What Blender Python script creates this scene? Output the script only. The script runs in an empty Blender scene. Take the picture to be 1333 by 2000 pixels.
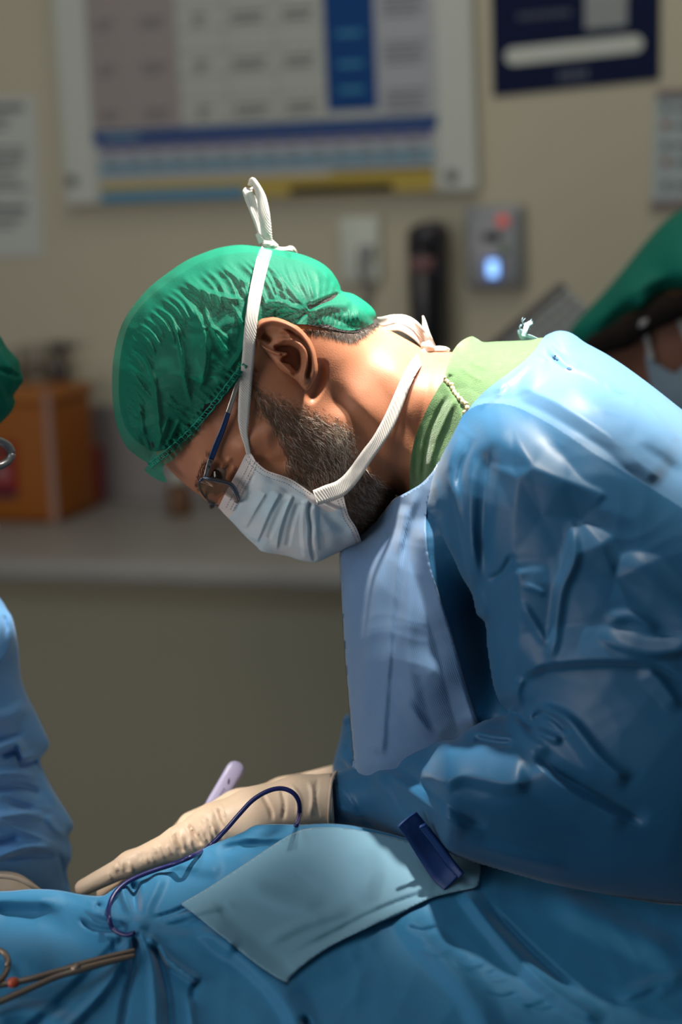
import bpy, math, random
import numpy as np
from mathutils import Vector
random.seed(4); rng = np.random.default_rng(7)
SC = bpy.context.scene
COL = SC.collection

# ------------------------------------------------------------------ camera
PITCH, ROLL, EYE = math.radians(10.0), math.radians(2.5), 1.55
FPX, CX, CY = 4000.0, 666.5, 1000.0
CAM = np.array([0.0, 0.0, EYE])
FW = np.array([0.0, math.cos(PITCH), -math.sin(PITCH)])
_u = np.array([0.0, math.sin(PITCH), math.cos(PITCH)]); _r = np.array([1.0, 0.0, 0.0])
YAW = math.radians(19.0)                        # the room's back wall runs along x; the camera is turned to it
RZ = np.array([[math.cos(YAW), -math.sin(YAW), 0], [math.sin(YAW), math.cos(YAW), 0], [0, 0, 1.0]])
def cw(x, y, z): return tuple(RZ@np.array([x, y, z], float))
FW = RZ@FW; _u = RZ@_u; _r = RZ@_r
RT = _r*math.cos(ROLL) - _u*math.sin(ROLL)
UP = _u*math.cos(ROLL) + _r*math.sin(ROLL)
cd = bpy.data.cameras.new('camera'); cam = bpy.data.objects.new('camera', cd); COL.objects.link(cam)
from mathutils import Matrix
cam.matrix_world = Matrix(((RT[0], UP[0], -FW[0], CAM[0]), (RT[1], UP[1], -FW[1], CAM[1]),
                           (RT[2], UP[2], -FW[2], CAM[2]), (0, 0, 0, 1)))
cd.sensor_fit = 'VERTICAL'; cd.sensor_height = 36.0; cd.sensor_width = 24.0; cd.lens = 72.0
cd.clip_start = 0.05; cd.clip_end = 30
cd.dof.use_dof = True; cd.dof.focus_distance = 1.445; cd.dof.aperture_fstop = 3.0
SC.camera = cam
# ------------------------------------------------------------------ light
SC.view_settings.view_transform = 'Standard'; SC.view_settings.look = 'None'
SC.view_settings.gamma = 1.0; SC.view_settings.use_curve_mapping = False
SC.view_settings.exposure = 0.0
wd = bpy.data.worlds.new('World'); SC.world = wd; wd.use_nodes = True
wd.node_tree.nodes['Background'].inputs[0].default_value = (0.90, 0.96, 0.97, 1)
wd.node_tree.nodes['Background'].inputs[1].default_value = 0.115
def lamp(name, kind, loc, tgt, energy, color=(1, 1, 1), **kw):
    l = bpy.data.lights.new(name, kind); o = bpy.data.objects.new(name, l); COL.objects.link(o)
    l.energy = energy; l.color = color; o.location = loc
    o.rotation_euler = (Vector(tgt)-Vector(loc)).to_track_quat('-Z', 'Y').to_euler()
    for k, v in kw.items(): setattr(l, k, v)
    return o
def P(px, py, d):
    px = np.asarray(px, float); py = np.asarray(py, float); d = np.asarray(d, float)
    x = (px-CX)/FPX*d; y = -(py-CY)/FPX*d
    return CAM + x[..., None]*RT + y[..., None]*UP + d[..., None]*FW
def PV(px, py, d): return P(np.array(px), np.array(py), np.array(d))
tn = PV(1110, 690, 1.48)
lamp('surgical_lamp', 'SPOT', tuple(tn + np.array(cw(0.0, 0.02, 1.25))), tuple(tn), 560, (1.0, 0.93, 0.82),
     spot_size=math.radians(16), spot_blend=0.75, shadow_soft_size=0.05)
th_ = PV(560, 570, 1.5)
lamp('surgical_lamp', 'SPOT', tuple(th_ + np.array(cw(0.45, 0.06, 1.1))), tuple(th_), 430, (1.0, 0.93, 0.82),
     spot_size=math.radians(13), spot_blend=0.8, shadow_soft_size=0.04)
tg = PV(370, 1570, 1.53)
lamp('surgical_lamp_satellite', 'SPOT', tuple(tg + np.array(cw(-0.55, -0.42, 1.05))), tuple(tg), 105, (1.0, 0.90, 0.76),
     spot_size=math.radians(10), spot_blend=1.0, shadow_soft_size=0.06)
lamp('ceiling_panel', 'AREA', cw(-0.9, 0.6, 2.9), cw(0.15, 1.5, 1.2), 9, (0.75, 0.92, 1.0), shape='RECTANGLE', size=1.2, size_y=0.6)
lamp('ceiling_panel', 'AREA', cw(0.3, 2.0, 2.9), cw(0.2, 2.6, 1.2), 6.5, (1.0, 0.93, 0.78), shape='RECTANGLE', size=1.2, size_y=0.6)
lamp('left_fill', 'AREA', cw(-1.25, 0.75, 1.3), cw(0.0, 1.5, 1.15), 7.5, (1.0, 0.92, 0.86), shape='RECTANGLE', size=0.7, size_y=0.7)  # added soft fill for mask and chest, no known lamp there

# ------------------------------------------------------------------ helpers
def mat(name, col, rough=0.6, spec=0.4, bump=None, sss=0.0, sheen=0.0, trans=0.0, metal=0.0, emit=None, var=None, alpha=None, wave=None, sssr=(1, .3, .15), sssc=0.006):
    m = bpy.data.materials.new(name); m.use_nodes = True
    nt = m.node_tree; b = nt.nodes['Principled BSDF']; N = nt.nodes.new; L = nt.links.new
    b.inputs['Base Color'].default_value = (*col, 1); b.inputs['Roughness'].default_value = rough
    b.inputs['Specular IOR Level'].default_value = spec; b.inputs['Metallic'].default_value = metal
    tc = N('ShaderNodeTexCoord')
    if sss:
        b.inputs['Subsurface Weight'].default_value = sss
        b.inputs['Subsurface Radius'].default_value = sssr; b.inputs['Subsurface Scale'].default_value = sssc
    if sheen:
        b.inputs['Sheen Weight'].default_value = sheen; b.inputs['Sheen Roughness'].default_value = 0.4
    if emit:
        b.inputs['Emission Color'].default_value = (*emit[0], 1); b.inputs['Emission Strength'].default_value = emit[1]
    if var:                                     # (scale, second colour, detail)
        n = N('ShaderNodeTexNoise'); n.inputs['Scale'].default_value = var[0]; n.inputs['Detail'].default_value = 5
        r = N('ShaderNodeValToRGB'); r.color_ramp.elements[0].position = .35; r.color_ramp.elements[1].position = .65
        r.color_ramp.elements[0].color = (*col, 1); r.color_ramp.elements[1].color = (*var[1], 1)
        L(tc.outputs['Object'], n.inputs['Vector']); L(n.outputs['Fac'], r.inputs['Fac']); L(r.outputs['Color'], b.inputs['Base Color'])
    h = None
    if bump:                                    # (scale, strength, distance)
        n = N('ShaderNodeTexNoise'); n.inputs['Scale'].default_value = bump[0]; n.inputs['Detail'].default_value = 3
        L(tc.outputs['Object'], n.inputs['Vector'])
        bp = N('ShaderNodeBump'); bp.inputs['Strength'].default_value = bump[1]; bp.inputs['Distance'].default_value = bump[2]
        L(n.outputs['Fac'], bp.inputs['Height']); L(bp.outputs['Normal'], b.inputs['Normal']); h = bp
    if wave:                                    # (scale, strength, distance, rotation)
        mp = N('ShaderNodeMapping'); mp.inputs['Rotation'].default_value = wave[3]
        w = N('ShaderNodeTexWave'); w.inputs['Scale'].default_value = wave[0]; w.inputs['Distortion'].default_value = .6; w.inputs['Detail'].default_value = 2; w.inputs['Detail Scale'].default_value = 2
        L(tc.outputs['Object'], mp.inputs['Vector']); L(mp.outputs['Vector'], w.inputs['Vector'])
        bp = N('ShaderNodeBump'); bp.inputs['Strength'].default_value = wave[1]; bp.inputs['Distance'].default_value = wave[2]
        L(w.outputs['Fac'], bp.inputs['Height']); L(bp.outputs['Normal'], b.inputs['Normal'])
        if h: L(h.outputs['Normal'], bp.inputs['Normal'])
    out = nt.nodes['Material Output']; last = b.outputs[0]
    if trans:                                   # light passing through thin cloth
        t = N('ShaderNodeBsdfTranslucent'); t.inputs[0].default_value = (*col, 1)
        x = N('ShaderNodeMixShader'); x.inputs[0].default_value = trans
        L(last, x.inputs[1]); L(t.outputs[0], x.inputs[2]); last = x.outputs[0]
    if alpha is not None:
        t = N('ShaderNodeBsdfTransparent'); x = N('ShaderNodeMixShader'); x.inputs[0].default_value = alpha
        L(t.outputs[0], x.inputs[1]); L(last, x.inputs[2]); last = x.outputs[0]
    L(last, out.inputs[0])
    return m

def root_loc(o):
    v = np.zeros(3)
    while o is not None: v = v + np.array(o.location); o = o.parent
    return v
def mesh(name, V, F, mats, parent=None, smooth=True, mi=None, loc=None):
    V = np.asarray(V, float)
    me = bpy.data.meshes.new(name)
    o = bpy.data.objects.new(name, me); COL.objects.link(o)
    if parent is not None:
        o.parent = parent; org = root_loc(parent)
    else:
        org = np.array(loc) if loc is not None else np.array([*((V.max(0)+V.min(0))/2)[:2], V[:, 2].min()])
        o.location = org
    me.from_pydata((V-org).tolist(), [], [list(map(int, f)) for f in F])
    for m in (mats if isinstance(mats, (list, tuple)) else [mats]): me.materials.append(m)
    if mi is not None: me.polygons.foreach_set('material_index', np.asarray(mi, np.int32))
    me.polygons.foreach_set('use_smooth', [bool(smooth)]*len(me.polygons)); me.update()
    return o
def empty(name, loc, label, cat, group=None):
    o = bpy.data.objects.new(name, None); COL.objects.link(o); o.location = loc; o.empty_display_size = .05
    o['label'] = label; o['category'] = cat
    if group: o['group'] = group
    return o
def tag(o, label, cat, group=None):
    o['label'] = label; o['category'] = cat
    if group: o['group'] = group
    return o
class MB:
    """collects pieces of ONE mesh"""
    def __init__(s): s.V = []; s.F = []; s.M = []; s.n = 0
    def add(s, V, F, m=0):
        V = np.asarray(V, float); s.V.append(V)
        s.F += [tuple(int(i)+s.n for i in f) for f in F]; s.M += [m]*len(F); s.n += len(V); return s
    def build(s, name, mats, parent=None, smooth=True, loc=None):
        return mesh(name, np.vstack(s.V), s.F, mats, parent, smooth, s.M, loc)

def tps(pts, vals, lam=1e-4):
    p = np.asarray(pts, float)/100.; v = np.asarray(vals, float); n = len(p)
    def U(r2): return 0.5*r2*np.log(np.maximum(r2, 1e-12))
    A = np.zeros((n+3, n+3)); d = ((p[:, None]-p[None])**2).sum(-1)
    A[:n, :n] = U(d)+lam*np.eye(n); A[:n, n] = 1; A[:n, n+1:] = p; A[n, :n] = 1; A[n+1:, :n] = p.T
    w = np.linalg.solve(A, np.concatenate([v, [0, 0, 0]]))
    def f(x, y):
        x = np.asarray(x, float)/100.; y = np.asarray(y, float)/100.; sh = x.shape; x = x.ravel(); y = y.ravel(); o = np.empty(len(x))
        for i in range(0, len(x), 8000):
            a = x[i:i+8000]; b = y[i:i+8000]
            d = (a[:, None]-p[None, :, 0])**2+(b[:, None]-p[None, :, 1])**2
            o[i:i+8000] = U(d)@w[:n]+w[n]+a*w[n+1]+b*w[n+2]
        return o.reshape(sh)
    return f
def cr(pts, n=8, closed=False):
    p = np.asarray(pts, float); k = len(p); out = []
    for i in range(k if closed else k-1):
        if closed: a, b, c, d = p[(i-1) % k], p[i], p[(i+1) % k], p[(i+2) % k]
        else: a, b, c, d = p[max(i-1, 0)], p[i], p[i+1], p[min(i+2, k-1)]
        t = np.linspace(0, 1, n, endpoint=False)[:, None]
        out.append(.5*((2*b)+(-a+c)*t+(2*a-5*b+4*c-d)*t**2+(-a+3*b-3*c+d)*t**3))
    if not closed: out.append(p[-1:])
    return np.vstack(out)
def pl(x, y, pts):
    """distance, signed side (+ right of travel in image), t in 0..1"""
    p = np.asarray(pts, float)[:, :2]; sg = np.diff(p, axis=0); ln = np.hypot(*sg.T); cum = np.concatenate([[0], np.cumsum(ln)])
    bd = np.full(x.shape, 1e9); bs = np.zeros(x.shape); bt = np.zeros(x.shape)
    for i in range(len(sg)):
        if ln[i] < 1e-6: continue
        dx = x-p[i, 0]; dy = y-p[i, 1]; t = np.clip((dx*sg[i, 0]+dy*sg[i, 1])/ln[i]**2, 0, 1)
        d = np.hypot(dx-t*sg[i, 0], dy-t*sg[i, 1]); m = d < bd-1e-9
        s = sg[i, 0]*dy-sg[i, 1]*dx
        bd = np.where(m, d, bd); bs = np.where(m, s, bs); bt = np.where(m, (cum[i]+t*ln[i])/cum[-1], bt)
    return bd, np.where(bs >= 0, 1., -1.), bt
def inside(x, y, poly):
    r = np.zeros(x.shape, bool); n = len(poly)
    for i in range(n):
        x0, y0 = poly[i]; x1, y1 = poly[(i+1) % n]
        if y0 == y1: continue
        c = ((y0 > y) != (y1 > y)) & (x < (x1-x0)*(y-y0)/(y1-y0)+x0); r ^= c
    return r
def strokes(x, y, S):
    """sum of traced folds: (pts, w_left, w_right, height_mm[, sharp, taper]); metres towards the viewer"""
    out = np.zeros(x.shape)
    for s in S:
        pts, wl, wr, h = s[:4]; sh = s[4] if len(s) > 4 else 1.6; tp = s[5] if len(s) > 5 else .25
        q = cr(pts, 6) if len(pts) > 2 else np.asarray(pts, float)
        w = max(wl, wr); m = (x > q[:, 0].min()-w) & (x < q[:, 0].max()+w) & (y > q[:, 1].min()-w) & (y < q[:, 1].max()+w)
        if not m.any(): continue
        d, sd, t = pl(x[m], y[m], q)
        v = np.clip(1-d/np.where(sd > 0, wr, wl), 0, 1)
        v = v**sh if sh > 0 else v*v*(3-2*v)
        e = np.clip(np.minimum(t, 1-t)/max(tp, 1e-3), 0, 1) if tp > 0 else 1.; e = e*e*(3-2*e) if tp > 0 else 1.
        out[m] += v*e*h*.001
    return out
def tin(x, y, lines):
    """flat facets between traced crease points (px, py, mm)"""
    from mathutils.geometry import delaunay_2d_cdt
    v = []; ed = []
    for ln in lines:
        for i, q in enumerate(ln):
            if i: ed.append((len(v)-1, len(v)))
            v.append(q)
    v = np.asarray(v, float); r = delaunay_2d_cdt([Vector((a, b)) for a, b in v[:, :2]], ed, [], 0, .5); tri = r[2]; org = r[3]
    c = np.array([[p.x, p.y] for p in r[0]])
    z = np.array([v[o[0], 2] if len(o) else v[np.argmin(((v[:, :2]-c[i])**2).sum(1)), 2] for i, o in enumerate(org)]); out = np.zeros(x.shape)
    for t in tri:
        (x0, y0), (x1, y1), (x2, y2) = c[list(t)]; dn = (y1-y2)*(x0-x2)+(x2-x1)*(y0-y2)
        if abs(dn) < 1e-9: continue
        a = ((y1-y2)*(x-x2)+(x2-x1)*(y-y2))/dn; b = ((y2-y0)*(x-x2)+(x0-x2)*(y-y2))/dn; m = (a >= -1e-6) & (b >= -1e-6) & (a+b <= 1+1e-6)
        out[m] = a[m]*z[t[0]]+b[m]*z[t[1]]+(1-a[m]-b[m])*z[t[2]]
    return out*.001
def sstep(a, b, x):
    t = np.clip((x-a)/(b-a), 0, 1); return t*t*(3-2*t)
def grid(outline, step):
    """quads filling a traced outline, border vertices on the outline -> px, py, faces, is_border"""
    o = np.asarray(outline, float); x0, y0 = o.min(0)-step; x1, y1 = o.max(0)+step
    xs = np.arange(x0, x1+step, step); ys = np.arange(y0, y1+step, step)
    cx, cy = np.meshgrid(xs[:-1]+step/2, ys[:-1]+step/2); C = inside(cx, cy, o)
    vid = -np.ones((len(ys), len(xs)), int); ii, jj = np.nonzero(C)
    use = np.zeros(vid.shape, int)
    for a, b in ((0, 0), (1, 0), (1, 1), (0, 1)): np.add.at(use, (ii+a, jj+b), 1)
    vid[use > 0] = np.arange((use > 0).sum())
    yy, xx = np.nonzero(use > 0); px = xs[xx]; py = ys[yy]; border = use[use > 0] < 4
    F = np.stack([vid[ii, jj], vid[ii+1, jj], vid[ii+1, jj+1], vid[ii, jj+1]], 1)
    bx = px[border]; by = py[border]; bestd = np.full(bx.shape, 1e9); nx = bx.copy(); ny = by.copy()
    for i in range(len(o)):
        a = o[i]; s = o[(i+1) % len(o)]-a; l2 = (s**2).sum()
        if l2 < 1e-9: continue
        t = np.clip(((bx-a[0])*s[0]+(by-a[1])*s[1])/l2, 0, 1); qx = a[0]+t*s[0]; qy = a[1]+t*s[1]
        d = np.hypot(bx-qx, by-qy); m = d < bestd; bestd[m] = d[m]; nx[m] = qx[m]; ny[m] = qy[m]
    px[border] = nx; py[border] = ny
    return px, py, F, border
def shell(px, py, F, border, df, db=None, closed=True):
    """front (and back) sheets as 3-D points"""
    V = P(px, py, df)
    if db is None: return V, F
    n = len(px); B = F[:, ::-1]
    if closed:
        mp = np.arange(n); inn = ~border; mp[inn] = n+np.arange(inn.sum())
        V = np.vstack([V, P(px[inn], py[inn], db[inn])]); B = mp[B]
    else:
        V = np.vstack([V, P(px, py, db)]); B = B+n
    return V, np.vstack([F, B])
def tube(pts, r, n=8, cap=True):
    p = np.asarray(pts, float); k = len(p); r = np.full(k, r) if np.isscalar(r) else np.asarray(r, float)
    t = np.gradient(p, axis=0); t /= np.linalg.norm(t, axis=1)[:, None]+1e-12
    a = np.cross(t[0], [0, 0, 1.]); a = a if np.linalg.norm(a) > .05 else np.cross(t[0], [1., 0, 0]); a /= np.linalg.norm(a)
    V = []; th = np.arange(n)*2*math.pi/n
    for i in range(k):
        a = a-t[i]*a.dot(t[i]); a /= np.linalg.norm(a); b = np.cross(t[i], a)
        V.append(p[i]+r[i]*(np.cos(th)[:, None]*a+np.sin(th)[:, None]*b))
    V = np.vstack(V); F = [(i*n+j, i*n+(j+1) % n, (i+1)*n+(j+1) % n, (i+1)*n+j) for i in range(k-1) for j in range(n)]
    if cap: F += [tuple(range(n-1, -1, -1)), tuple((k-1)*n+j for j in range(n))]
    return V, F
def ribbon(pts, width, twist=0, th=.0006, n=6, cols=5, cup=0.0):
    """flat tie through (px,py,d) points; width px per point, twist degrees per point"""
    c = cr(np.asarray(pts, float), n); k = len(c); s = np.linspace(0, len(pts)-1, k)
    w = np.interp(s, range(len(pts)), width if not np.isscalar(width) else [width]*len(pts))
    tw = np.radians(np.interp(s, range(len(pts)), twist if not np.isscalar(twist) else [twist]*len(pts)))
    p = P(c[:, 0], c[:, 1], c[:, 2]); t = np.gradient(p, axis=0); t /= np.linalg.norm(t, axis=1)[:, None]+1e-12
    vd = p-CAM; vd /= np.linalg.norm(vd, axis=1)[:, None]
    sd = np.cross(t, vd); sd /= np.linalg.norm(sd, axis=1)[:, None]; nn = np.cross(sd, t)
    S = sd*np.cos(tw)[:, None]+nn*np.sin(tw)[:, None]; Nn = np.cross(S, t)
    hw = (w*c[:, 2]/FPX/2)[:, None]
    u = np.linspace(-1, 1, cols); V = []
    for sg in (1, -1):
        for q in u: V.append(p+S*hw*q+Nn*(sg*th/2+cup*(1-q*q)))
    V = np.stack(V, 1); m = 2*cols; order = list(range(cols))+list(range(2*cols-1, cols-1, -1))
    V = V[:, order].reshape(-1, 3)
    F = [(i*m+j, i*m+(j+1) % m, (i+1)*m+(j+1) % m, (i+1)*m+j) for i in range(k-1) for j in range(m)]
    F += [tuple(range(m)), tuple((k-1)*m+j for j in range(m-1, -1, -1))]
    return V, F
def box(c, sx, sy, sz, ax=None, bev=0.0):
    """box with bevelled vertical and horizontal edges; ax = 3 axis vectors"""
    ax = np.eye(3) if ax is None else np.asarray(ax); b = min(bev, min(sx, sy, sz)*.45)
    if b <= 0:
        V = [np.array([x, y, z]) for x in (-.5, .5) for y in (-.5, .5) for z in (-.5, .5)]
        V = np.array(V)*[sx, sy, sz]; F = [(0, 1, 3, 2), (4, 6, 7, 5), (0, 4, 5, 1), (2, 3, 7, 6), (0, 2, 6, 4), (1, 5, 7, 3)]
        return V@ax+np.asarray(c), F
    K = 3; V = []; F = []
    rings = []
    for k in range(2*K+2):                      # rounded-rectangle rings from bottom to top
        if k <= K: a = math.pi/2*k/K; ins = b*(1-math.sin(a)); z = -sz/2+b*(1-math.cos(a))
        else: a = math.pi/2*(2*K+1-k)/K; ins = b*(1-math.sin(a)); z = sz/2-b*(1-math.cos(a))
        ring = []
        for qx, qy, a0 in ((1, 1, 0), (-1, 1, 90), (-1, -1, 180), (1, -1, 270)):
            for j in range(K+1):
                th = math.radians(a0+90*j/K); rr = b-ins
                ring.append((qx*(sx/2-b)+rr*math.cos(th), qy*(sy/2-b)+rr*math.sin(th), z))
        rings.append(ring)
    n = len(rings[0]); V = np.array([v for r in rings for v in r])
    for k in range(len(rings)-1):
        for j in range(n): F.append((k*n+j, k*n+(j+1) % n, (k+1)*n+(j+1) % n, (k+1)*n+j))
    F += [tuple(range(n-1, -1, -1)), tuple((len(rings)-1)*n+j for j in range(n))]
    return V@ax+np.asarray(c), F
def lathe(prof, c, axis=(0, 0, 1), n=24):
    """profile (r, h) turned about axis"""
    a = np.asarray(axis, float); a /= np.linalg.norm(a); b = np.cross(a, [1., 0, 0] if abs(a[0]) < .9 else [0, 1., 0]); b /= np.linalg.norm(b); e = np.cross(a, b)
    th = np.arange(n)*2*math.pi/n; V = []
    for r, h in prof: V.append(np.asarray(c)+a*h+r*(np.cos(th)[:, None]*b+np.sin(th)[:, None]*e))
    V = np.vstack(V); k = len(prof)
    F = [(i*n+j, i*n+(j+1) % n, (i+1)*n+(j+1) % n, (i+1)*n+j) for i in range(k-1) for j in range(n)]
    F += [tuple(range(n-1, -1, -1)), tuple((k-1)*n+j for j in range(n))]
    return V, F
def nets(caps, k, vox, cut=None):
    """one continuous surface round tapered limbs: caps = [(a, b, ra, rb)], smooth-joined, surface nets"""
    A = np.array([c[0] for c in caps]); B = np.array([c[1] for c in caps]); ra = np.array([c[2] for c in caps]); rb = np.array([c[3] for c in caps])
    m = max(ra.max(), rb.max())+3*vox+k*.5; lo = np.minimum(A.min(0), B.min(0))-m; hi = np.maximum(A.max(0), B.max(0))+m
    ax = [np.arange(lo[i], hi[i]+vox, vox) for i in range(3)]; G = np.stack(np.meshgrid(*ax, indexing='ij'), -1).astype(np.float32)
    D = None
    for a, b, r0, r1 in zip(A, B, ra, rb):
        ab = b-a; t = np.clip(((G-a)@ab)/max(ab@ab, 1e-12), 0, 1); d = np.linalg.norm(G-a-t[..., None]*ab, axis=-1)-(r0+(r1-r0)*t)
        if D is None: D = d
        else:
            h = np.maximum(k-np.abs(D-d), 0)/k; D = np.minimum(D, d)-h*h*k*.25
    for pt, nrm in (cut or []): D = np.maximum(D, (G-np.asarray(pt))@np.asarray(nrm))
    s = D < 0; n = np.array(D.shape)-1
    cnt = np.zeros(n, int); acc = np.zeros((*n, 3)); ec = np.zeros(n)
    cor = [(i, j, l) for i in (0, 1) for j in (0, 1) for l in (0, 1)]
    sl = lambda c: tuple(slice(c[q], c[q]+n[q]) for q in range(3))
    for c in cor: cnt += s[sl(c)]
    for c in cor:
        for q in range(3):
            if c[q]: continue
            e = list(c); e[q] = 1; d0 = D[sl(c)]; d1 = D[sl(e)]; x = (d0 < 0) != (d1 < 0)
            t = np.where(x, d0/np.where(x, d0-d1, 1), 0)
            for w in range(3): acc[..., w] += np.where(x, c[w]+(t if w == q else 0), 0)
            ec += x
    act = (cnt > 0) & (cnt < 8); idx = -np.ones(n, int); idx[act] = np.arange(act.sum()); ijk = np.argwhere(act)
    V = lo+vox*(ijk+acc[act]/ec[act][:, None]); F = []
    for q in range(3):
        r, t = (q+1) % 3, (q+2) % 3
        a = s[tuple(slice(0, -1) if w == q else slice(1, -1) for w in range(3))]; b = s[tuple(slice(1, None) if w == q else slice(1, -1) for w in range(3))]
        for flip, msk in ((0, a & ~b), (1, ~a & b)):
            I = np.argwhere(msk)
            if not len(I): continue
            off = np.zeros(3, int); off[r] = 1; off[t] = 1; base = I.copy(); base[:, r] += 1; base[:, t] += 1
            def at(dr, dt):
                z = base.copy(); z[:, r] -= dr; z[:, t] -= dt; return idx[z[:, 0], z[:, 1], z[:, 2]]
            Q = np.stack([at(1, 1), at(0, 1), at(0, 0), at(1, 0)], 1); F.append(Q[:, ::-1] if flip else Q)
    F = np.vstack(F); F = F[(F >= 0).all(1)]
    return V, F
def vsmooth(V, F, it=3):
    E = np.vstack([F[:, [0, 1]], F[:, [1, 2]], F[:, [2, 3]], F[:, [3, 0]]]); E = np.vstack([E, E[:, ::-1]])
    deg = np.bincount(E[:, 0], minlength=len(V))[:, None]
    for _ in range(it):
        S = np.stack([np.bincount(E[:, 0], weights=V[E[:, 1], q], minlength=len(V)) for q in range(3)], 1); V = .5*V+.5*S/deg
    return V
def pix(V):
    r = np.asarray(V)-CAM; d = r@FW; return CX+FPX*(r@RT)/d, CY-FPX*(r@UP)/d, d
def tape(V, amt):
    """push points towards the viewer by amt metres"""
    r = np.asarray(V)-CAM; return V-r/np.linalg.norm(r, axis=1)[:, None]*amt[:, None]
# ------------------------------------------------------------------ the room
WT = np.array([1.0, 0, 0]); WN = np.array([0, -1.0, 0]); WZ = np.array([0, 0, 1.0])
W0 = PV(600, 500, 2.92); W0 = np.array([W0[0], W0[1], 0.0])
WAX = np.array([WT, WN, WZ])
def ray(px, py): return (px-CX)/FPX*RT-(py-CY)/FPX*UP+FW
def wallpt(px, py, off=0.0):
    r = ray(px, py); t = ((W0-CAM)@WN+off)/(r@WN); q = CAM+r*t-W0
    return q@WT, q[2]
def W(a, off, z): return W0+WT*a+WN*off+WZ*z
def wrect(x0, y0, x1, y1, off):
    xm, ym = (x0+x1)/2, (y0+y1)/2
    return wallpt(x0, ym, off)[0], wallpt(x1, ym, off)[0], wallpt(xm, y1, off)[1], wallpt(xm, y0, off)[1]
def wbox(a0, a1, z0, z1, o0, o1, bev=0.0):
    return box(W((a0+a1)/2, (o0+o1)/2, (z0+z1)/2), a1-a0, abs(o1-o0), z1-z0, WAX, bev)
def pbox(x0, y0, x1, y1, o0, o1, bev=0.0):
    return wbox(*wrect(x0, y0, x1, y1, o1), o0, o1, bev)
m_wall = mat('wall_paint', (.56, .50, .37), .7, .25, bump=(60, .08, .002), var=(3, (.53, .475, .355)))
m_floor = mat('floor_vinyl', (.30, .31, .31), .45, .4, var=(14, (.26, .27, .28)))
o = mesh('wall_back', *wbox(-2.6, 2.6, 0, 3.0, -.12, 0), m_wall, smooth=False); o['kind'] = 'structure'
V, F = box(W(0, 2.0, -.05), 5.2, 4.2, .1); o = mesh('floor', V, F, m_floor, smooth=False); o['kind'] = 'structure'
m_white = mat('white_plastic', (.56, .57, .51), .45, .4)
m_paper = mat('paper', (.55, .56, .52), .8, .2)
m_mauve = mat('printed_mauve', (.34, .29, .28), .7, .2); m_pale = mat('printed_pale', (.47, .47, .43), .7, .2)
m_grid = mat('printed_lines', (.36, .36, .34), .7, .2); m_nblue = mat('printed_blue', (.005, .055, .21), .7, .2)
m_lblue = mat('printed_light_blue', (.18, .33, .42), .7, .2); m_yel = mat('printed_yellow', (.50, .36, .07), .7, .2); m_sky = mat('printed_cyan', (.06, .25, .42), .7, .2)
m_oran = mat('printed_orange', (.46, .24, .06), .7, .2); m_lil = mat('printed_violet', (.10, .10, .28), .7, .2); m_ink = mat('ink', (.16, .16, .17), .8, .2)
m_dnavy = mat('navy_print', (.004, .009, .042), .7, .15); m_gray = mat('grey_metal', (.30, .30, .31), .4, .5, metal=.35); m_dark = mat('dark_plastic', (.012, .012, .02), .35, .5)
m_screw = mat('screw_metal', (.2, .2, .19), .4, .5, metal=.8)

# chart board
a0, a1, z0, z1 = wrect(100, -420, 921, 388, .02)
bd = empty('chart_board', tuple(W((a0+a1)/2, 0, z0)), 'large white wall board holding a printed duty chart above the surgeon', 'notice board')
mesh('backing_panel', *wbox(a0, a1, z0, z1, 0, .02, .004), m_white, bd, False)
s0, s1, t0, t1 = wrect(166, -330, 848, 384, .0215)
mesh('chart_sheet', *wbox(s0, s1, t0, t1, .02, .0215), m_pale, bd, False)
def sx(px): return s0+(s1-s0)*(px-166)/682.
def sz(py): return t0+(t1-t0)*(384-py)/(384+330.)
b = MB()
def cell(x0, y0, x1, y1, m, o=.0005): b.add(*wbox(sx(x0), sx(x1), sz(y1), sz(y0), .0215, .0215+o), m)
cell(166, -320, 350, 236, 0); cell(640, -320, 736, 220, 1); cell(738, -320, 848, 232, 2)
cell(166, 238, 848, 262, 1); cell(176, 264, 838, 279, 3)
cell(176, 281, 838, 300, 2); cell(176, 302, 838, 327, 4); cell(176, 329, 838, 343, 2)
cell(176, 345, 640, 361, 5); cell(640, 338, 838, 362, 5); cell(176, 363, 470, 384, 6); cell(470, 363, 838, 384, 5); cell(560, 366, 760, 382, 7)
b.build('printed_columns', [m_mauve, m_nblue, mat('printed_grey', (.42, .42, .45), .7, .2), m_lil, m_lblue, m_yel, m_sky, m_oran], bd, False)
b = MB()
for x in (258, 350, 448, 545, 640): cell(x-1, -320, x+1, 236, 0, .0008)
for y in range(-280, 236, 46): cell(166, y-1, 640, y+1, 0, .0008)
for x in range(280, 830, 90): cell(x-1, 281, x+1, 343, 0, .0008)
b.build('ruled_lines', m_grid, bd, False)
b = MB()
for y in range(-255, 230, 92):
    for x, w in ((205, 18), (303, 26), (398, 14), (494, 34), (592, 30)):
        for k in range(2): cell(x-w, y+k*13-6, x+w-(k*9), y+k*13, 0, .001)
    for k in range(4): cell(752, y+k*12-20, 832-12*(k % 2), y+k*12-15, 0, .001)
for x in range(190, 820, 46): cell(x, 268, x+30, 275, 0, .001); cell(x, 288, x+24, 293, 0, .001); cell(x, 311, x+32, 317, 0, .001)
cell(190, 246, 262, 254, 1, .001)
for y in (70, 130, 180): cell(664, y-5, 712, y+5, 2, .001)
b.build('printed_text', [m_ink, m_lblue, m_sky], bd, False)
for px, py in ((142, 352), (883, 342), (142, -380), (883, -385)):
    a, z = wallpt(px, py, .02)
    mesh('screw', *lathe([(0, .02), (.0085, .02), (.0085, .023), (.006, .026), (0, .026)], W(a, 0, z), WN), m_screw, bd)

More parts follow.
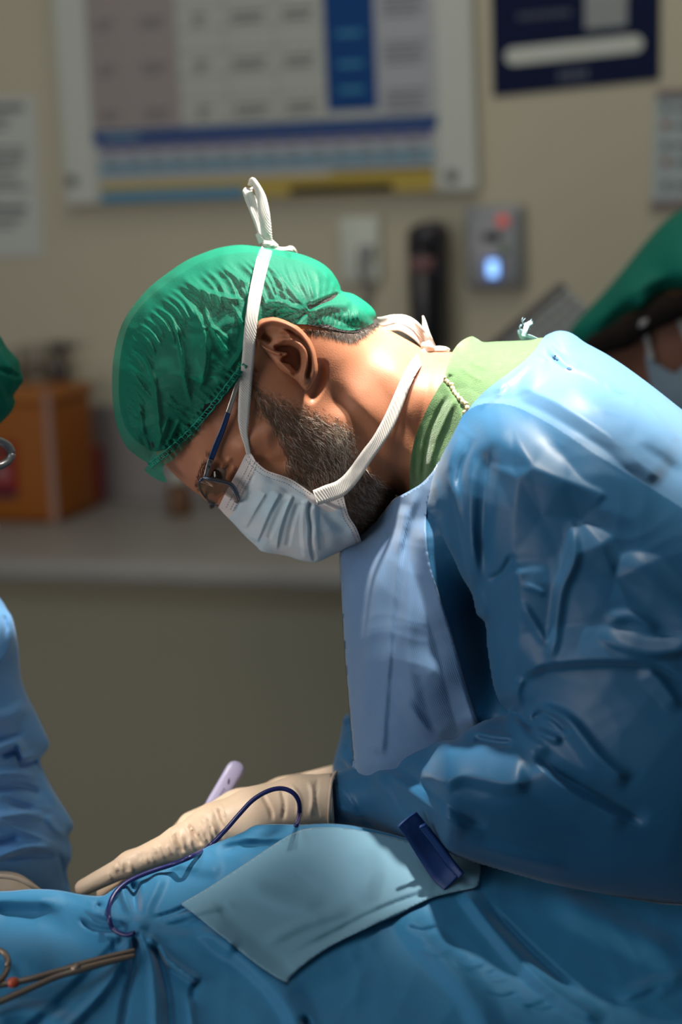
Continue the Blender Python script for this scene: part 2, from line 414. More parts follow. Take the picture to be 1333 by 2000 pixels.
# navy poster (hangs a little crooked)
def quadmesh(cs, o0, o1, name, m, parent):
    q = [wallpt(x, y, o1) for x, y in cs]
    V = [W(a, o, z) for o in (o0, o1) for a, z in q]
    return mesh(name, V, [(0, 1, 2, 3), (7, 6, 5, 4), (0, 4, 5, 1), (1, 5, 6, 2), (2, 6, 7, 3), (3, 7, 4, 0)], m, parent, False)
def qcell(b, cs, o0, o1, m=0):
    q = [wallpt(x, y, o1) for x, y in cs]; V = [W(a, o, z) for o in (o0, o1) for a, z in q]
    b.add(V, [(0, 1, 2, 3), (7, 6, 5, 4), (0, 4, 5, 1), (1, 5, 6, 2), (2, 6, 7, 3), (3, 7, 4, 0)], m)
a, z = wallpt(1125, 170)
po = empty('navy_poster', tuple(W(a, 0, z)), 'dark navy poster with a white bar, high on the wall right of the board', 'poster')
quadmesh([(955, -260), (1292, -280), (1289, 155), (964, 188)], 0, .003, 'poster_sheet', m_dnavy, po)
b = MB(); N = 12
def rbar(x0, y0, x1, y1, h):                     # slanted bar with round ends
    q = []
    for t in np.linspace(90, 270, N): q.append((x0+h*math.cos(math.radians(t)), y0-h*math.sin(math.radians(t))))
    for t in np.linspace(-90, 90, N): q.append((x1+h*math.cos(math.radians(t)), y1-h*math.sin(math.radians(t))))
    q = [wallpt(x, y, .004) for x, y in q]; n = len(q)
    V = [W(a, o, z) for o in (.003, .004) for a, z in q]
    return V, [tuple(range(n-1, -1, -1)), tuple(range(n, 2*n))]+[(i, (i+1) % n, n+(i+1) % n, n+i) for i in range(n)]
b.add(*rbar(1004, 110, 1240, 85, 17)); b.build('white_bar', m_white, po, False)
b = MB()
qcell(b, [(1142, -62), (1227, -66), (1225, 50), (1143, 58)], .003, .004)
b.build('pale_square', mat('pale_grey_print', (.30, .31, .31), .7, .2), po, False)
b = MB()
for i in range(7): qcell(b, [(1013+i*15, 27-i*1.4), (1024+i*15, 26-i*1.4), (1024+i*15, 38-i*1.4), (1013+i*15, 39-i*1.4)], .003, .004)
for i in range(4): qcell(b, [(1092+i*15, 138-i*1.4), (1103+i*15, 137-i*1.4), (1103+i*15, 158-i*1.4), (1092+i*15, 159-i*1.4)], .003, .004)
b.build('lettering', mat('grey_print', (.10, .11, .15), .7, .2), po, False)

# left paper notice
a, z = wallpt(30, 505)
no = empty('paper_notice', tuple(W(a, 0, z)), 'white typed paper notice on the wall left of the board', 'notice')
quadmesh([(-150, 192), (68, 188), (84, 500), (-150, 508)], 0, .002, 'notice_sheet', m_paper, no)
b = MB()
qcell(b, [(-120, 206), (46, 203), (47, 216), (-120, 219)], .002, .003)
for y, x1 in ((232, 20), (247, 14), (290, 50), (304, 48), (318, 44), (332, 30), (352, 36), (366, 54), (402, 52), (409, 52), (426, 48), (440, 30)):
    qcell(b, [(-130, y), (x1, y-2), (x1, y+4), (-130, y+6)], .002, .003)
b.build('typed_lines', m_ink, no, False)

# right notice
a, z = wallpt(1330, 410)
no = empty('wall_chart', tuple(W(a, 0, z)), 'pale blue chart with brown strips at the right edge of the photo', 'notice')
quadmesh([(1281, 180), (1500, 172), (1500, 398), (1272, 405)], 0, .003, 'chart_sheet', mat('pale_blue_paper', (.42, .47, .47), .7, .25), no)
b = MB()
qcell(b, [(1284, 176), (1500, 168), (1500, 183), (1283, 190)], .003, .007); m_brs = mat('brown_strip', (.22, .17, .17), .6, .3); b.build('brown_strip', m_brs, no, False); b = MB(); qcell(b, [(1271, 392), (1500, 384), (1500, 400), (1270, 408)], .003, .007)
b.build('brown_strip', m_brs, no, False)
b = MB()
for y, m in ((213, 0), (244, 1), (284, 0), (316, 1), (362, 0)): qcell(b, [(1294, y-7), (1308, y-7), (1308, y+7), (1294, y+7)], .003, .0045, m); qcell(b, [(1318, y-3), (1440, y-6), (1440, y+1), (1318, y+4)], .003, .0045, 0)
b.build('printed_marks', [m_ink, mat('red_print', (.30, .10, .09), .7, .2)], no, False)

# access control panel
a, z = wallpt(966, 562)
ac = empty('access_panel', tuple(W(a, 0, z)), 'grey metal access panel with a lit blue button and a red lamp', 'control panel')
mesh('panel_body', *pbox(908, 401, 1022, 565, 0, .018, .006), m_gray, ac)
mesh('face_plate', *pbox(917, 414, 1013, 553, .018, .021, .003), mat('plate_grey', (.27, .275, .29), .4, .5, metal=.3), ac)
def disc(px, py, r, o0, o1): a, z = wallpt(px, py, o1); return lathe([(0, o0), (r, o0), (r, o1-.002), (r*.7, o1), (0, o1)], W(a, 0, z), WN)
mesh('red_lamp', *disc(981, 431, .0085, .021, .026), mat('red_lens', (.4, .05, .05), .3, .5, emit=((1, .18, .14), .28)), ac)
mesh('green_lamp', *disc(981, 489, .006, .021, .025), mat('green_lens', (.10, .2, .05), .3, .5), ac)
mesh('display_window', *pbox(944, 454, 978, 472, .021, .0225), m_dark, ac)
V, F = pbox(952, 509, 972, 541, .021, .027, .006)
bt = mesh('blue_button', V, F, mat('blue_lens', (.1, .2, .6), .3, .5, emit=((.28, .55, 1.0), 1.9)), ac)
V, F = pbox(946, 503, 978, 547, .021, .0235, .004); mesh('button_bezel', V, F, mat('blue_bezel', (.04, .09, .32), .3, .5, emit=((.03, .1, .7), .25)), ac)

# switch plate and its cord
a, z = wallpt(708, 553)
sw = empty('wall_socket', tuple(W(a, 0, z)), 'white wall socket with a thin grey cord below it', 'socket')
mesh('socket_plate', *pbox(664, 424, 742, 552, 0, .014, .004), mat('socket_white', (.60, .62, .53), .4, .4), sw)
mesh('socket_plug', *pbox(697, 480, 720, 505, .014, .035, .004), m_gray, sw)
a, z = wallpt(708, 495, .025); a2, z2 = wallpt(703, 720, .012)
mesh('cord', *tube([W(a, .034, z), W(a, .04, z-.02), W(a+.001, .018, z-.05), W(a2, .012, z2)], .0035), m_gray, sw)

# soap dispenser
a, z = wallpt(826, 660)
dp = empty('soap_dispenser', tuple(W(a, 0, z)), 'tall black wall dispenser with a dull pink label', 'dispenser')
q0, q1, q2, q3 = wrect(792, 438, 858, 700, .07)
V, F = wbox(q0, q1, q2, q3, 0, .07, .018); mesh('dispenser_body', V, F, mat('black_gloss', (.004, .004, .007), .3, .5), dp)
mesh('dispenser_cap', *pbox(794, 434, 857, 498, 0, .078, .02), mat('black_cap', (.02, .016, .022), .35, .5), dp)
mesh('pink_label', *pbox(799, 503, 848, 532, .07, .072), mat('pink_print', (.20, .10, .10), .6, .3), dp)

# counter along the wall
def zc_at(px, py, off): return wallpt(px, py, off)[1]
ZC = 1.045; CO = .44
ct = empty('counter', tuple(W(-.3, .2, 0)), 'long grey counter along the wall behind the surgeon', 'counter')
mesh('worktop', *wbox(-2.4, 2.4, ZC-.028, ZC, .002, CO, .006), mat('worktop_grey', (.30, .285, .255), .42, .45, var=(9, (.27, .25, .23))), ct)
mesh('cabinet', *wbox(-2.4, 2.4, 0, ZC-.028, .002, CO-.045), mat('cabinet_olive', (.30, .275, .20), .6, .3, var=(2.5, (.285, .265, .19))), ct, False)
o = mesh('trim_1', *wbox(-2.4, 2.4, ZC, ZC+.145, -.002, .0015), mat('splashback', (.25, .225, .225), .5, .4), smooth=False); o['kind'] = 'structure'
def onc(px, off):                                # wall coordinate of a column px at counter height
    lo, hi = 700, 1200
    for _ in range(40):
        m = (lo+hi)/2
        if wallpt(px, m, off)[1] > ZC: lo = m
        else: hi = m
    return wallpt(px, lo, off)[0]
# sharps container
oF = .19; a0 = onc(-110, oF); a1 = onc(118, oF); zt = wallpt(60, 766, oF)[1]
sh = empty('sharps_container', tuple(W((a0+a1)/2, .12, ZC)), 'orange sharps container with a red label on the counter', 'container')
m_or = mat('orange_plastic', (.31, .088, .006), .55, .3); m_corner_light = mat('corner_highlight', (.33, .19, .15), .6, .3)
mesh('container_body', *wbox(a0, a1, ZC, zt-.012, .06, oF, .012), m_or, sh)
mesh('lid', *wbox(a0-.003, a1+.003, zt-.02, zt, .057, oF+.003, .008), mat('orange_lid', (.33, .10, .008), .45, .4), sh)
q = onc(111, oF); mesh('strap', *wbox(q-.006, q+.005, ZC+.002, zt+.001, oF, oF+.005), m_corner_light, sh, False)  # pale strip painting the highlight along the container's front corner
q0, q1, q2, q3 = wrect(-90, 862, 33, 962, oF+.001); mesh('red_label', *wbox(q0, q1, q2, q3, oF, oF+.0015), mat('label_red', (.24, .006, .006), .5, .3), sh, False)
q0, q1, q2, q3 = wrect(-60, 955, 33, 972, oF+.001); mesh('label_band', *wbox(q0, q1, q2, q3, oF, oF+.002), mat('label_dark', (.05, .01, .03), .5, .3), sh, False)
a, z = wallpt(6, 925, oF+.002); mesh('label_mark', *lathe([(0, oF), (.011, oF), (.011, oF+.003), (0, oF+.003)], W(a, 0, z), WN), mat('label_pink', (.32, .13, .13), .5, .3), sh, False)
# red tub, pump bottle, small bottle
c = onc(176, .03); z = wallpt(170, 872, .03)[1]-ZC
t = empty('red_tub', tuple(W(c, .03, ZC)), 'round red tub half hidden behind the orange container', 'tub')
mesh('tub_body', *lathe([(0, 0), (.020, 0), (.023, .006), (.025, z*.8), (.025, z*.86), (.0, z*.86)], W(c, .03, ZC)), mat('red_plastic', (.22, .012, .02), .4, .45), t)
mesh('tub_lid', *lathe([(0, z*.86), (.0265, z*.86), (.0265, z*.97), (.022, z), (0, z)], W(c, .03, ZC)), mat('red_lid', (.2, .02, .03), .4, .45), t)
c = onc(133, .03); z = wallpt(150, 668, .03)[1]-ZC
t = empty('pump_bottle', tuple(W(c, .03, ZC)), 'pale bottle with a dark pump top behind the orange container', 'bottle')
mesh('bottle_body', *lathe([(0, 0), (.02, 0), (.022, .01), (.022, z*.60), (.016, z*.70), (.010, z*.74), (0, z*.74)], W(c, .03, ZC)), mat('bottle_grey', (.42, .40, .37), .35, .5), t)
b = MB(); b.add(*lathe([(0, z*.74), (.013, z*.74), (.013, z*.86), (.006, z*.87), (.006, z*.95), (.013, z*.95), (.013, z), (0, z)], W(c, .03, ZC)))
b.add(*wbox(wallpt(150, 690, .04)[0]-.028, wallpt(150, 690, .04)[0], ZC+z*.955, ZC+z*.99, .035, .047, .003)); b.build('pump_head', mat('pump_dark', (.06, .045, .045), .4, .5), t)
for px, top, lab in ((52, 678, 'leftmost of the two faint bottles behind the orange container'), (90, 672, 'faint bottle between the pump bottle and the leftmost one')):
    c = onc(px, .035); z = wallpt(px, top, .035)[1]-ZC
    t = empty('clear_bottle', tuple(W(c, .035, ZC)), lab, 'bottle', 'faint bottles behind the container')
    mesh('bottle_body', *lathe([(0, 0), (.018, 0), (.020, .01), (.020, z*.66), (.009, z*.8), (0, z*.8)], W(c, .035, ZC)), mat('bottle_tan', (.40, .345, .28), .4, .5), t)
    mesh('bottle_cap', *lathe([(0, z*.8), (.011, z*.8), (.011, z), (0, z)], W(c, .035, ZC)), mat('cap_tan', (.25, .21, .17), .4, .5), t)
c = onc(352, .10); z = wallpt(352, 922, .10)[1]-ZC
t = empty('medicine_bottle', tuple(W(c, .10, ZC)), 'small brown bottle on the counter behind the glasses', 'bottle')
mesh('bottle_body', *lathe([(0, 0), (.017, 0), (.018, .004), (.018, z*.6), (.008, z*.75), (0, z*.75)], W(c, .10, ZC)), mat('amber', (.12, .05, .015), .3, .5), t)
mesh('bottle_cap', *lathe([(0, z*.75), (.010, z*.75), (.010, z), (0, z)], W(c, .10, ZC)), m_white, t)
# tilted keyboard standing in the background
kb = empty('keyboard', tuple(PV(1060, 760, 2.35)), 'grey keyboard tilted up behind the surgeon back', 'keyboard')
k0, k1, k2, k3 = (PV(935, 695, 2.40), PV(1098, 553, 2.40), PV(1160, 640, 2.34), PV(1000, 790, 2.34))
ex = k1-k0; ey = k3-k0; lx, ly = np.linalg.norm(ex), np.linalg.norm(ey); ex /= lx; ey -= ex*(ey@ex); ly = np.linalg.norm(ey); ey /= ly; ez = np.cross(ex, ey)
kc = k0+ex*lx/2+ey*ly/2
if ez@(CAM-kc) < 0: ez = -ez
mesh('keyboard_body', *box(kc-ez*.008, lx, ly, .016, [ex, ey, ez], .005), mat('keyboard_grey', (.26, .255, .24), .5, .4), kb)
b = MB()
for i in range(5):
    for j in range(9): b.add(*box(k0+ex*lx*(j+.5)/9+ey*ly*(.12+.8*(i+.5)/5)+ez*.002, lx/9*.8, ly*.8/5*.8, .005, [ex, ey, ez], .001))
b.build('key_grid', mat('key_grey', (.34, .34, .33), .5, .4), kb)
mesh('top_bezel', *box(k0+ex*lx/2+ey*.008+ez*.003, lx, .014, .008, [ex, ey, ez], .002), mat('bezel_dark', (.12, .105, .10), .5, .4), kb)
bp = kc-ez*.07; bp[2] = ZC
mesh('stand', *tube([kc-ez*.012, kc-ez*.05-WZ*.04, bp+WZ*.012], .011), m_gray, kb)
mesh('stand_foot', *lathe([(0, 0), (.05, 0), (.05, .008), (.012, .014), (0, .014)], bp), m_gray, kb)
# ------------------------------------------------------------------ the surgeon
m_skin = mat('skin', (.40, .165, .09), .5, .3, bump=(900, .25, .0006), sss=.18, var=(40, (.365, .145, .075)))
m_hair = mat('dark_hair', (.02, .014, .011), .5, .4)
D0 = 1.50
su = empty('person', tuple(PV(1150, 2600, 1.5)*np.array([1, 1, 0])), 'surgeon in blue gown, green cap and mask bending over the drape', 'person', None)
SCALP = [(300, 878), (284, 866), (262, 850), (246, 822), (237, 770), (241, 692), (258, 632), (294, 588), (346, 547), (406, 513), (480, 499), (560, 509), (616, 530), (646, 562), (682, 592), (712, 615), (735, 628), (726, 640), (690, 650), (640, 642), (590, 634), (505, 640), (492, 690), (470, 735), (430, 785), (385, 830), (335, 872)]
BODY = [(300, 880), (320, 905), (345, 931), (375, 957), (392, 968), (404, 980), (416, 984), (432, 994), (448, 1006), (466, 1024), (484, 1040), (500, 1044), (524, 1050), (545, 1060), (562, 1058), (580, 1064), (610, 1072), (650, 1066), (690, 1050), (722, 1029), (752, 1001), (767, 978), (776, 968), (800, 1010), (830, 1090), (900, 1230), (1020, 1330), (1400, 1380), (1560, 1250), (1480, 980), (1320, 860), (1180, 760), (1090, 712), (1000, 694), (940, 690), (888, 688), (850, 687), (832, 685), (811, 672), (775, 652), (740, 634), (712, 612), (685, 588), (650, 558), (620, 525), (560, 503), (480, 493), (405, 507), (345, 541), (292, 582), (256, 627), (238, 690), (234, 770), (244, 830), (264, 860), (284, 872)]
body_out = cr(BODY, 5, True)
def zq(out, n): return [tuple(p) for p in out[::n]]
BC = [(450, 700, 77), (420, 780, 73), (480, 820, 71), (520, 870, 70), (470, 880, 66), (432, 900, 57), (400, 925, 47), (392, 880, 56), (345, 860, 46), (330, 780, 62), (300, 680, 58), (360, 600, 62), (470, 570, 64), (560, 600, 70), (620, 590, 60), (665, 610, 48), (470, 960, 40), (455, 990, 27), (520, 960, 56), (560, 1010, 45), (500, 1020, 24), (570, 930, 66), (640, 850, 70), (600, 800, 73), (690, 930, 60), (655, 1010, 46), (700, 1000, 42), (735, 960, 50), (555, 690, 78), (650, 700, 68), (660, 780, 64), (720, 700, 54), (720, 780, 63), (692, 798, 66), (716, 845, 63), (745, 905, 56), (760, 850, 60), (790, 930, 46), (770, 720, 55), (790, 800, 63), (850, 760, 62), (850, 830, 66), (900, 740, 60), (900, 850, 80), (1000, 800, 100), (1200, 900, 130), (1300, 1150, 140), (1050, 1100, 130), (950, 1000, 105), (860, 960, 70)]
body_q = tps(zq(body_out, 3)+[(a, b) for a, b, _ in BC], [0]*len(zq(body_out, 3))+[(h*.001)**2 for *_, h in BC])
BS = [([(628, 778), (680, 800), (715, 845), (742, 895), (764, 950)], 26, 28, -2, 0), ([(700, 905), (735, 935), (760, 960)], 30, 10, 5, 0),
      ([(655, 720), (690, 760), (740, 830), (790, 900), (815, 960)], 50, 40, 4, 0), ([(735, 640), (790, 690), (850, 730)], 40, 50, -1.5, 0),
      ([(630, 700), (625, 750), (600, 790)], 14, 22, -5, 0),
      ([(388, 952), (402, 925), (412, 900)], 26, 16, 4, 0), ([(416, 952), (428, 925), (436, 895)], 18, 22, -5, 0),
      ([(424, 930), (434, 912), (446, 900), (456, 896)], 9, 7, 3.4), ([(438, 940), (450, 925), (460, 908)], 8, 10, 3, 0), ([(450, 948), (468, 930), (478, 905)], 9, 12, -1.6, 0),
      ([(455, 890), (500, 855), (545, 850)], 26, 40, 3.5, 0), ([(470, 800), (430, 800), (395, 830)], 40, 40, -2.5, 0),
      ([(500, 890), (530, 905), (570, 900)], 20, 30, -2, 0),
      ([(840, 700), (835, 760), (820, 830), (806, 900)], 14, 14, -.8), ([(820, 690), (812, 745), (796, 810)], 10, 10, -.6)]
_bz = np.vstack([body_out, body_out[:1]])
def body_h(x, y): return np.sqrt(np.maximum(body_q(x, y), (np.minimum(pl(x, y, _bz)[0], 40)*.000375)**2*.25))
def body_d(x, y): return D0-body_h(x, y)-strokes(x, y, BS)
px, py, F, bo = grid(body_out, 3.0)
q = np.maximum(body_q(px, py), 0); dd, _, _ = pl(px, py, np.vstack([body_out, body_out[:1]]))
q = np.maximum(q, (np.minimum(dd, 40)*.000375)**2*.25); q[bo] = 0; h = np.sqrt(q)
df = D0-h-np.where(bo, 0, strokes(px, py, BS)*np.clip(dd/8, 0, 1)); db = D0+h
V, Fb = shell(px, py, F, bo, df, db)
bm = MB(); bm.add(V, Fb); hx, hy, _ = pix(V); hx, hy = hx[Fb].mean(1), hy[Fb].mean(1); bm.M = list((inside(hx, hy, cr([(x, y) if i > 17 else (450+(x-450)*1.1, 700+(y-700)*1.1) for i, (x, y) in enumerate(SCALP)], 5, True)) & (pl(hx, hy, [(470, 742), (430, 792), (385, 836), (335, 880), (290, 900)])[0] > 14)).astype(int))
# ear, part of the same body
EAR = [(495, 650), (498, 636), (507, 624), (520, 619.5), (535, 618.5), (553, 623), (568, 630), (584, 638), (598, 652), (609, 667), (616, 683), (620.5, 703), (622, 722), (619, 735), (612, 748), (605, 759), (597, 763), (590, 757), (580, 745), (566, 734), (548, 722), (530, 704), (514, 690), (503, 676), (497, 664)]
ear_out = cr(EAR, 6, True)
px, py, F, bo = grid(ear_out, 1.0)
dd, _, _ = pl(px, py, np.vstack([ear_out, ear_out[:1]]))
base = D0-np.sqrt(np.maximum(body_q(px, py), 1e-6))
ax, ay = (px-512)/110., (py-690)/110.                          # from the cheek towards the free rim
lift = sstep(-.15, .95, .80*(px-512)/110.+.6*(660-py)/110.*.35+.1)
ht = 3+17*lift+6*sstep(660, 622, py)
ES = [([(500, 668), (501, 650), (510, 634), (530, 627), (552, 631), (574, 642), (594, 660), (606, 682), (612, 705), (613, 725), (606, 745)], 9, 10, 5.0, 0, .06),
      ([(600, 752), (594, 735), (598, 712), (597, 690), (588, 675), (574, 666), (556, 663), (540, 668)], 8, 9, 6.5, 0, .1),
      ([(574, 666), (560, 650), (545, 644)], 7, 7, 3.5, 0, .2),
      ([(596, 745), (604, 722), (606, 696), (596, 670), (578, 652), (556, 641)], 5, 5, -3.5, 0, .1),
      ([(512, 655), (522, 662), (530, 668)], 9, 9, -6.0, 0, .1),
      ([(505, 672), (520, 681), (540, 690), (552, 692)], 6, 5, 4.5, 0, .1),
      ([(536, 682), (552, 676), (572, 680)], 8, 8, -6, 0, .1)]
rel = strokes(px, py, ES)*1000
conch = cr([(535, 684), (552, 673), (572, 672), (588, 682), (592, 700), (590, 718), (582, 731), (573, 724), (562, 712), (550, 706), (552, 697), (560, 692), (548, 690)], 6, True)
dc, _, _ = pl(px, py, np.vstack([conch, conch[:1]])); ic = inside(px, py, conch)
rel = np.where(ic, rel*(1-sstep(0, 5, dc))-15*sstep(0, 7, dc), rel)
rel += strokes(px, py, [([(538, 700), (552, 712), (566, 726), (576, 735)], 8, 9, 4.5, 0, .25)])*1000*(~ic)
rel -= 9*np.exp(-(((px-556)/6)**2+((py-709)/7)**2))*ic
free = sstep(.05, .45, ((px-505)*.75+(660-py)*.55+20)/110.)   # 1 on the free rim
edge = np.where(free > .2, np.sqrt(np.clip(1-(1-np.clip(dd/5, 0, 1))**2, 0, 1)), sstep(0, 6, dd))
front = base-.001*(ht*(edge*.45+.55)+rel*np.clip(dd/3, 0, 1)); fr0 = base+.001*(2-4*0)
front = np.where(free > .2, front, base+.002-(.002+.001*(ht+rel))*sstep(0, 9, dd)); g = sstep(.1, .3, free)
front = g*(base-.001*(ht*(edge*.35+.65)+rel*np.clip(dd/3, 0, 1)))+(1-g)*(base+.0015-(.0015+.001*(ht+rel))*sstep(0, 9, dd))
Mg = {}
back = np.maximum(front+.003, base+.001-.001*g*np.clip(ht-9, 0, 30)*np.clip(1-dd/14, 0, 1))
V, Fe = shell(px, py, F, bo, front, back)
V = vsmooth(V, Fe, 4)
bm.add(V, Fe); bm.build('body', [m_skin, m_hair], su)

# eye
c = PV(434, 914, 1.5-.0505); ez = (CAM-c)/np.linalg.norm(CAM-c)
V, F = lathe([(0, -.011)]+[(.011*math.cos(t), .011*math.sin(t)) for t in np.linspace(-1.4, 1.4, 10)]+[(0, .011)], c+FW*.0104, ez, 20)
ey = mesh('eye', V, F, mat('eye_white', (.22, .14, .11), .12, .5), su)
V, F = lathe([(0, -.001), (.0052, 0), (.004, .0012), (0, .0016)], c+FW*.0104+.0106*(ez*.72-RT*.5-UP*.48), ez*.72-RT*.5-UP*.48, 16)
mesh('iris', V, F, mat('iris_brown', (.015, .008, .005), .08, .6), ey)

# hairs
def hairs(name, roots, dirs, lens, rad, mats, mi, parent, lift=.35, sag=.0, seg=4):
    """tapered strands: roots px, direction px unit, length m"""
    k = len(roots); p0 = P(roots[:, 0], roots[:, 1], body_d(roots[:, 0], roots[:, 1])+.0006)
    e = 2.0
    gx = (body_d(roots[:, 0]+e, roots[:, 1])-body_d(roots[:, 0]-e, roots[:, 1]))/(2*e); gy = (body_d(roots[:, 0], roots[:, 1]+e)-body_d(roots[:, 0], roots[:, 1]-e))/(2*e)
    s = 1.45/FPX
    tang = (dirs[:, :1]*RT-dirs[:, 1:]*UP)+((gx*dirs[:, 0]+gy*dirs[:, 1])/s)[:, None]*FW; tang /= np.linalg.norm(tang, axis=1)[:, None]
    nrm = np.stack([gx/s, -gy/s], 1); nrm = -(FW-nrm[:, :1]*RT-nrm[:, 1:]*UP); nrm /= np.linalg.norm(nrm, axis=1)[:, None]
    lf = lift*(.6+.8*rng.random(k))[:, None]; V = np.zeros((k, seg+1, 3, 3)); curl = (rng.normal(0, .16, (k, 1)))*np.cross(tang, nrm)
    for i in range(seg+1):
        t = i/seg; p = p0+lens[:, None]*(tang*t+nrm*lf*(t-.55*t*t)+curl*t*t-UP*sag*t*t)
        r = rad*(1-.8*t)
        b = np.cross(tang, nrm)
        for j in range(3):
            a = 2*math.pi*j/3; V[:, i, j] = p+r*(math.cos(a)*nrm+math.sin(a)*b)
    b = np.arange(k)[:, None]*(seg+1)*3; fs = []; ms = []
    for i in range(seg):
        for j in range(3): fs.append(np.stack([b[:, 0]+i*3+j, b[:, 0]+i*3+(j+1) % 3, b[:, 0]+(i+1)*3+(j+1) % 3, b[:, 0]+(i+1)*3+j], 1)); ms.append(mi)
    o = mesh(name, V.reshape(-1, 3), np.vstack(fs), mats, parent, True, np.concatenate(ms)); o['kind'] = 'stuff'; return o
def scatter(poly, n):
    o = np.asarray(poly, float); lo, hi = o.min(0), o.max(0); out = []
    while sum(map(len, out)) < n:
        q = lo+(hi-lo)*rng.random((n*2, 2)); out.append(q[inside(q[:, 0], q[:, 1], o)])
    return np.vstack(out)[:n]
BEARD = [(498, 735), (515, 748), (531, 757), (552, 767), (570, 776), (593, 789), (626, 802), (656, 810), (690, 832), (704, 863), (706, 888), (715, 914), (738, 936), (757, 962), (769, 985), (762, 1006), (735, 1030), (712, 1047), (690, 1040), (660, 1010), (640, 985), (613, 972), (580, 945), (557, 912), (552, 875), (530, 835), (512, 810), (499, 794)]
r = scatter(cr(BEARD, 4, True), 10500)
r += rng.normal(0, 2.5, r.shape); r = r[inside(r[:, 0], r[:, 1], body_out)]
sc = cr([(692, 1049), (722, 1029), (751, 1001), (767, 977), (758, 958)], 60); sc = sc[rng.integers(0, len(sc), 1500)]+rng.normal(0, 5, (1500, 2))-np.array([2, 2]); r = np.vstack([r, sc[inside(sc[:, 0], sc[:, 1], body_out)]])
u = np.clip((r[:, 0]-500)/260, 0, 1)
f = tps([(510, 760), (560, 800), (640, 820), (690, 840), (600, 900), (690, 900), (650, 960), (740, 950), (720, 1020), (765, 990)], [62, 50, 42, 78, 55, 70, 52, 40, 42, 30])
an = np.radians(f(r[:, 0], r[:, 1])+rng.normal(0, 20, len(r))); dr = np.stack([np.cos(an), np.sin(an)], 1)
edge_d, _, _ = pl(r[:, 0], r[:, 1], cr(BEARD[:11], 4))
ln = .0085*(.55+.6*rng.random(len(r)))*np.clip(.35+edge_d/45, .35, 1)*(1+.35*sstep(700, 760, r[:, 0])*sstep(930, 980, r[:, 1]))
pw = .10+.42*np.exp(-(((r[:, 0]-672)/45)**2+((r[:, 1]-850)/60)**2))+.06*sstep(560, 640, r[:, 0])
x = rng.random(len(r)); mi = np.where(x < pw, 2, np.where(x < pw+.34, 1, 0))
hm = [mat('beard_dark', (.12, .072, .046), .45, .45), mat('beard_brown', (.31, .20, .138), .45, .45), mat('beard_white', (.80, .70, .60), .4, .5)]
hairs('beard', r, dr, ln, .00015, hm, mi, su, .34)
# hair at the nape, sideburn and temple
NAPE = [(590, 636), (640, 640), (690, 647), (722, 632), (738, 622), (735, 637), (715, 650), (688, 664), (660, 657), (630, 647), (600, 644)]
r = scatter(NAPE, 2600); an = np.radians(75+rng.normal(0, 22, len(r)))
r2 = scatter([(497, 700), (500, 742), (480, 775), (462, 800), (452, 790), (470, 745)], 700); a2 = np.radians(65+rng.normal(0, 15, len(r2)))
R_ = np.vstack([r, r2]); A_ = np.concatenate([an, a2]); x = rng.random(len(R_))
hm2 = [mat('hair_dark', (.03, .02, .015), .45, .45), mat('hair_brown', (.10, .07, .05), .45, .45), mat('hair_grey', (.42, .38, .34), .4, .5)]
hairs('hair', R_, np.stack([np.cos(A_), np.sin(A_)], 1), .006*(.5+.7*rng.random(len(R_))), .00011, hm2, np.where(x < .07, 2, np.where(x < .3, 1, 0)), su, .25)
r = np.vstack([scatter([(386, 962), (380, 945), (392, 915), (404, 890), (412, 892), (405, 920), (398, 950)], 420)])
an = np.radians(-62+rng.normal(0, 16, len(r)))
hairs('eyebrow', r, np.stack([np.cos(an), np.sin(an)], 1), .0062*(.6+.5*rng.random(len(r))), .00012, hm2, np.where(rng.random(len(r)) < .2, 1, 0), su, .3)
r = np.stack([np.linspace(424, 447, 60), np.linspace(933, 905, 60)], 1)+rng.normal(0, .6, (60, 2))
an = np.radians(140+rng.normal(0, 14, 60)); hairs('eyelashes', r, np.stack([np.cos(an), np.sin(an)], 1), np.full(60, .0055), .00012, hm, np.zeros(60, int), su, .8)

# hair mass under the cap
# cap
CAP = [(326, 941), (306, 936), (288, 924), (283, 916), (290, 906), (272, 894), (250, 876), (238, 856), (228, 830), (221, 790), (219, 745), (221, 705), (228, 665), (240, 630), (260, 598), (290, 563), (325, 535), (362, 510), (398, 494), (432, 483), (470, 478), (505, 481), (545, 487), (590, 497), (624, 511), (645, 527), (658, 545), (665, 560), (669, 569), (690, 574), (714, 589), (730, 604), (735, 617), (729, 630), (715, 638), (690, 645), (664, 643), (640, 634), (612, 634), (590, 633), (560, 634), (520, 640), (500, 660), (494, 690), (480, 725), (462, 748), (447, 762), (424, 782), (400, 792), (394, 818), (391, 838), (376, 858), (360, 872), (340, 896), (318, 913)]
co = cr(CAP, 5, True)
sil = [tuple(p) for p in co[5*5:5*33:3]]
CC = [(480, 720, 82), (440, 775, 77), (395, 835, 64), (355, 868, 54), (325, 905, 38), (320, 935, 30), (292, 920, 18), (520, 645, 84), (560, 636, 80), (600, 634, 74), (650, 640, 60), (690, 643, 48), (725, 632, 28), (450, 680, 86), (380, 740, 78), (320, 800, 66), (300, 700, 66), (360, 600, 70), (470, 560, 72), (560, 570, 72), (620, 575, 62), (660, 605, 57), (700, 610, 46), (270, 850, 42), (280, 760, 58), (300, 880, 36)]
cap_q = tps(sil+[(a, b) for a, b, _ in CC], [0]*len(sil)+[(h*.001)**2 for *_, h in CC])
SC_ = [(450+(x-450)*(1+5/math.hypot(x-450, y-700)), 700+(y-700)*(1+5/math.hypot(x-450, y-700))) if i < 17 else (x, y) for i, (x, y) in enumerate(SCALP)]
so = cr(SC_, 5, True); sx_z = [tuple(p) for p in so[:16*5:3]]
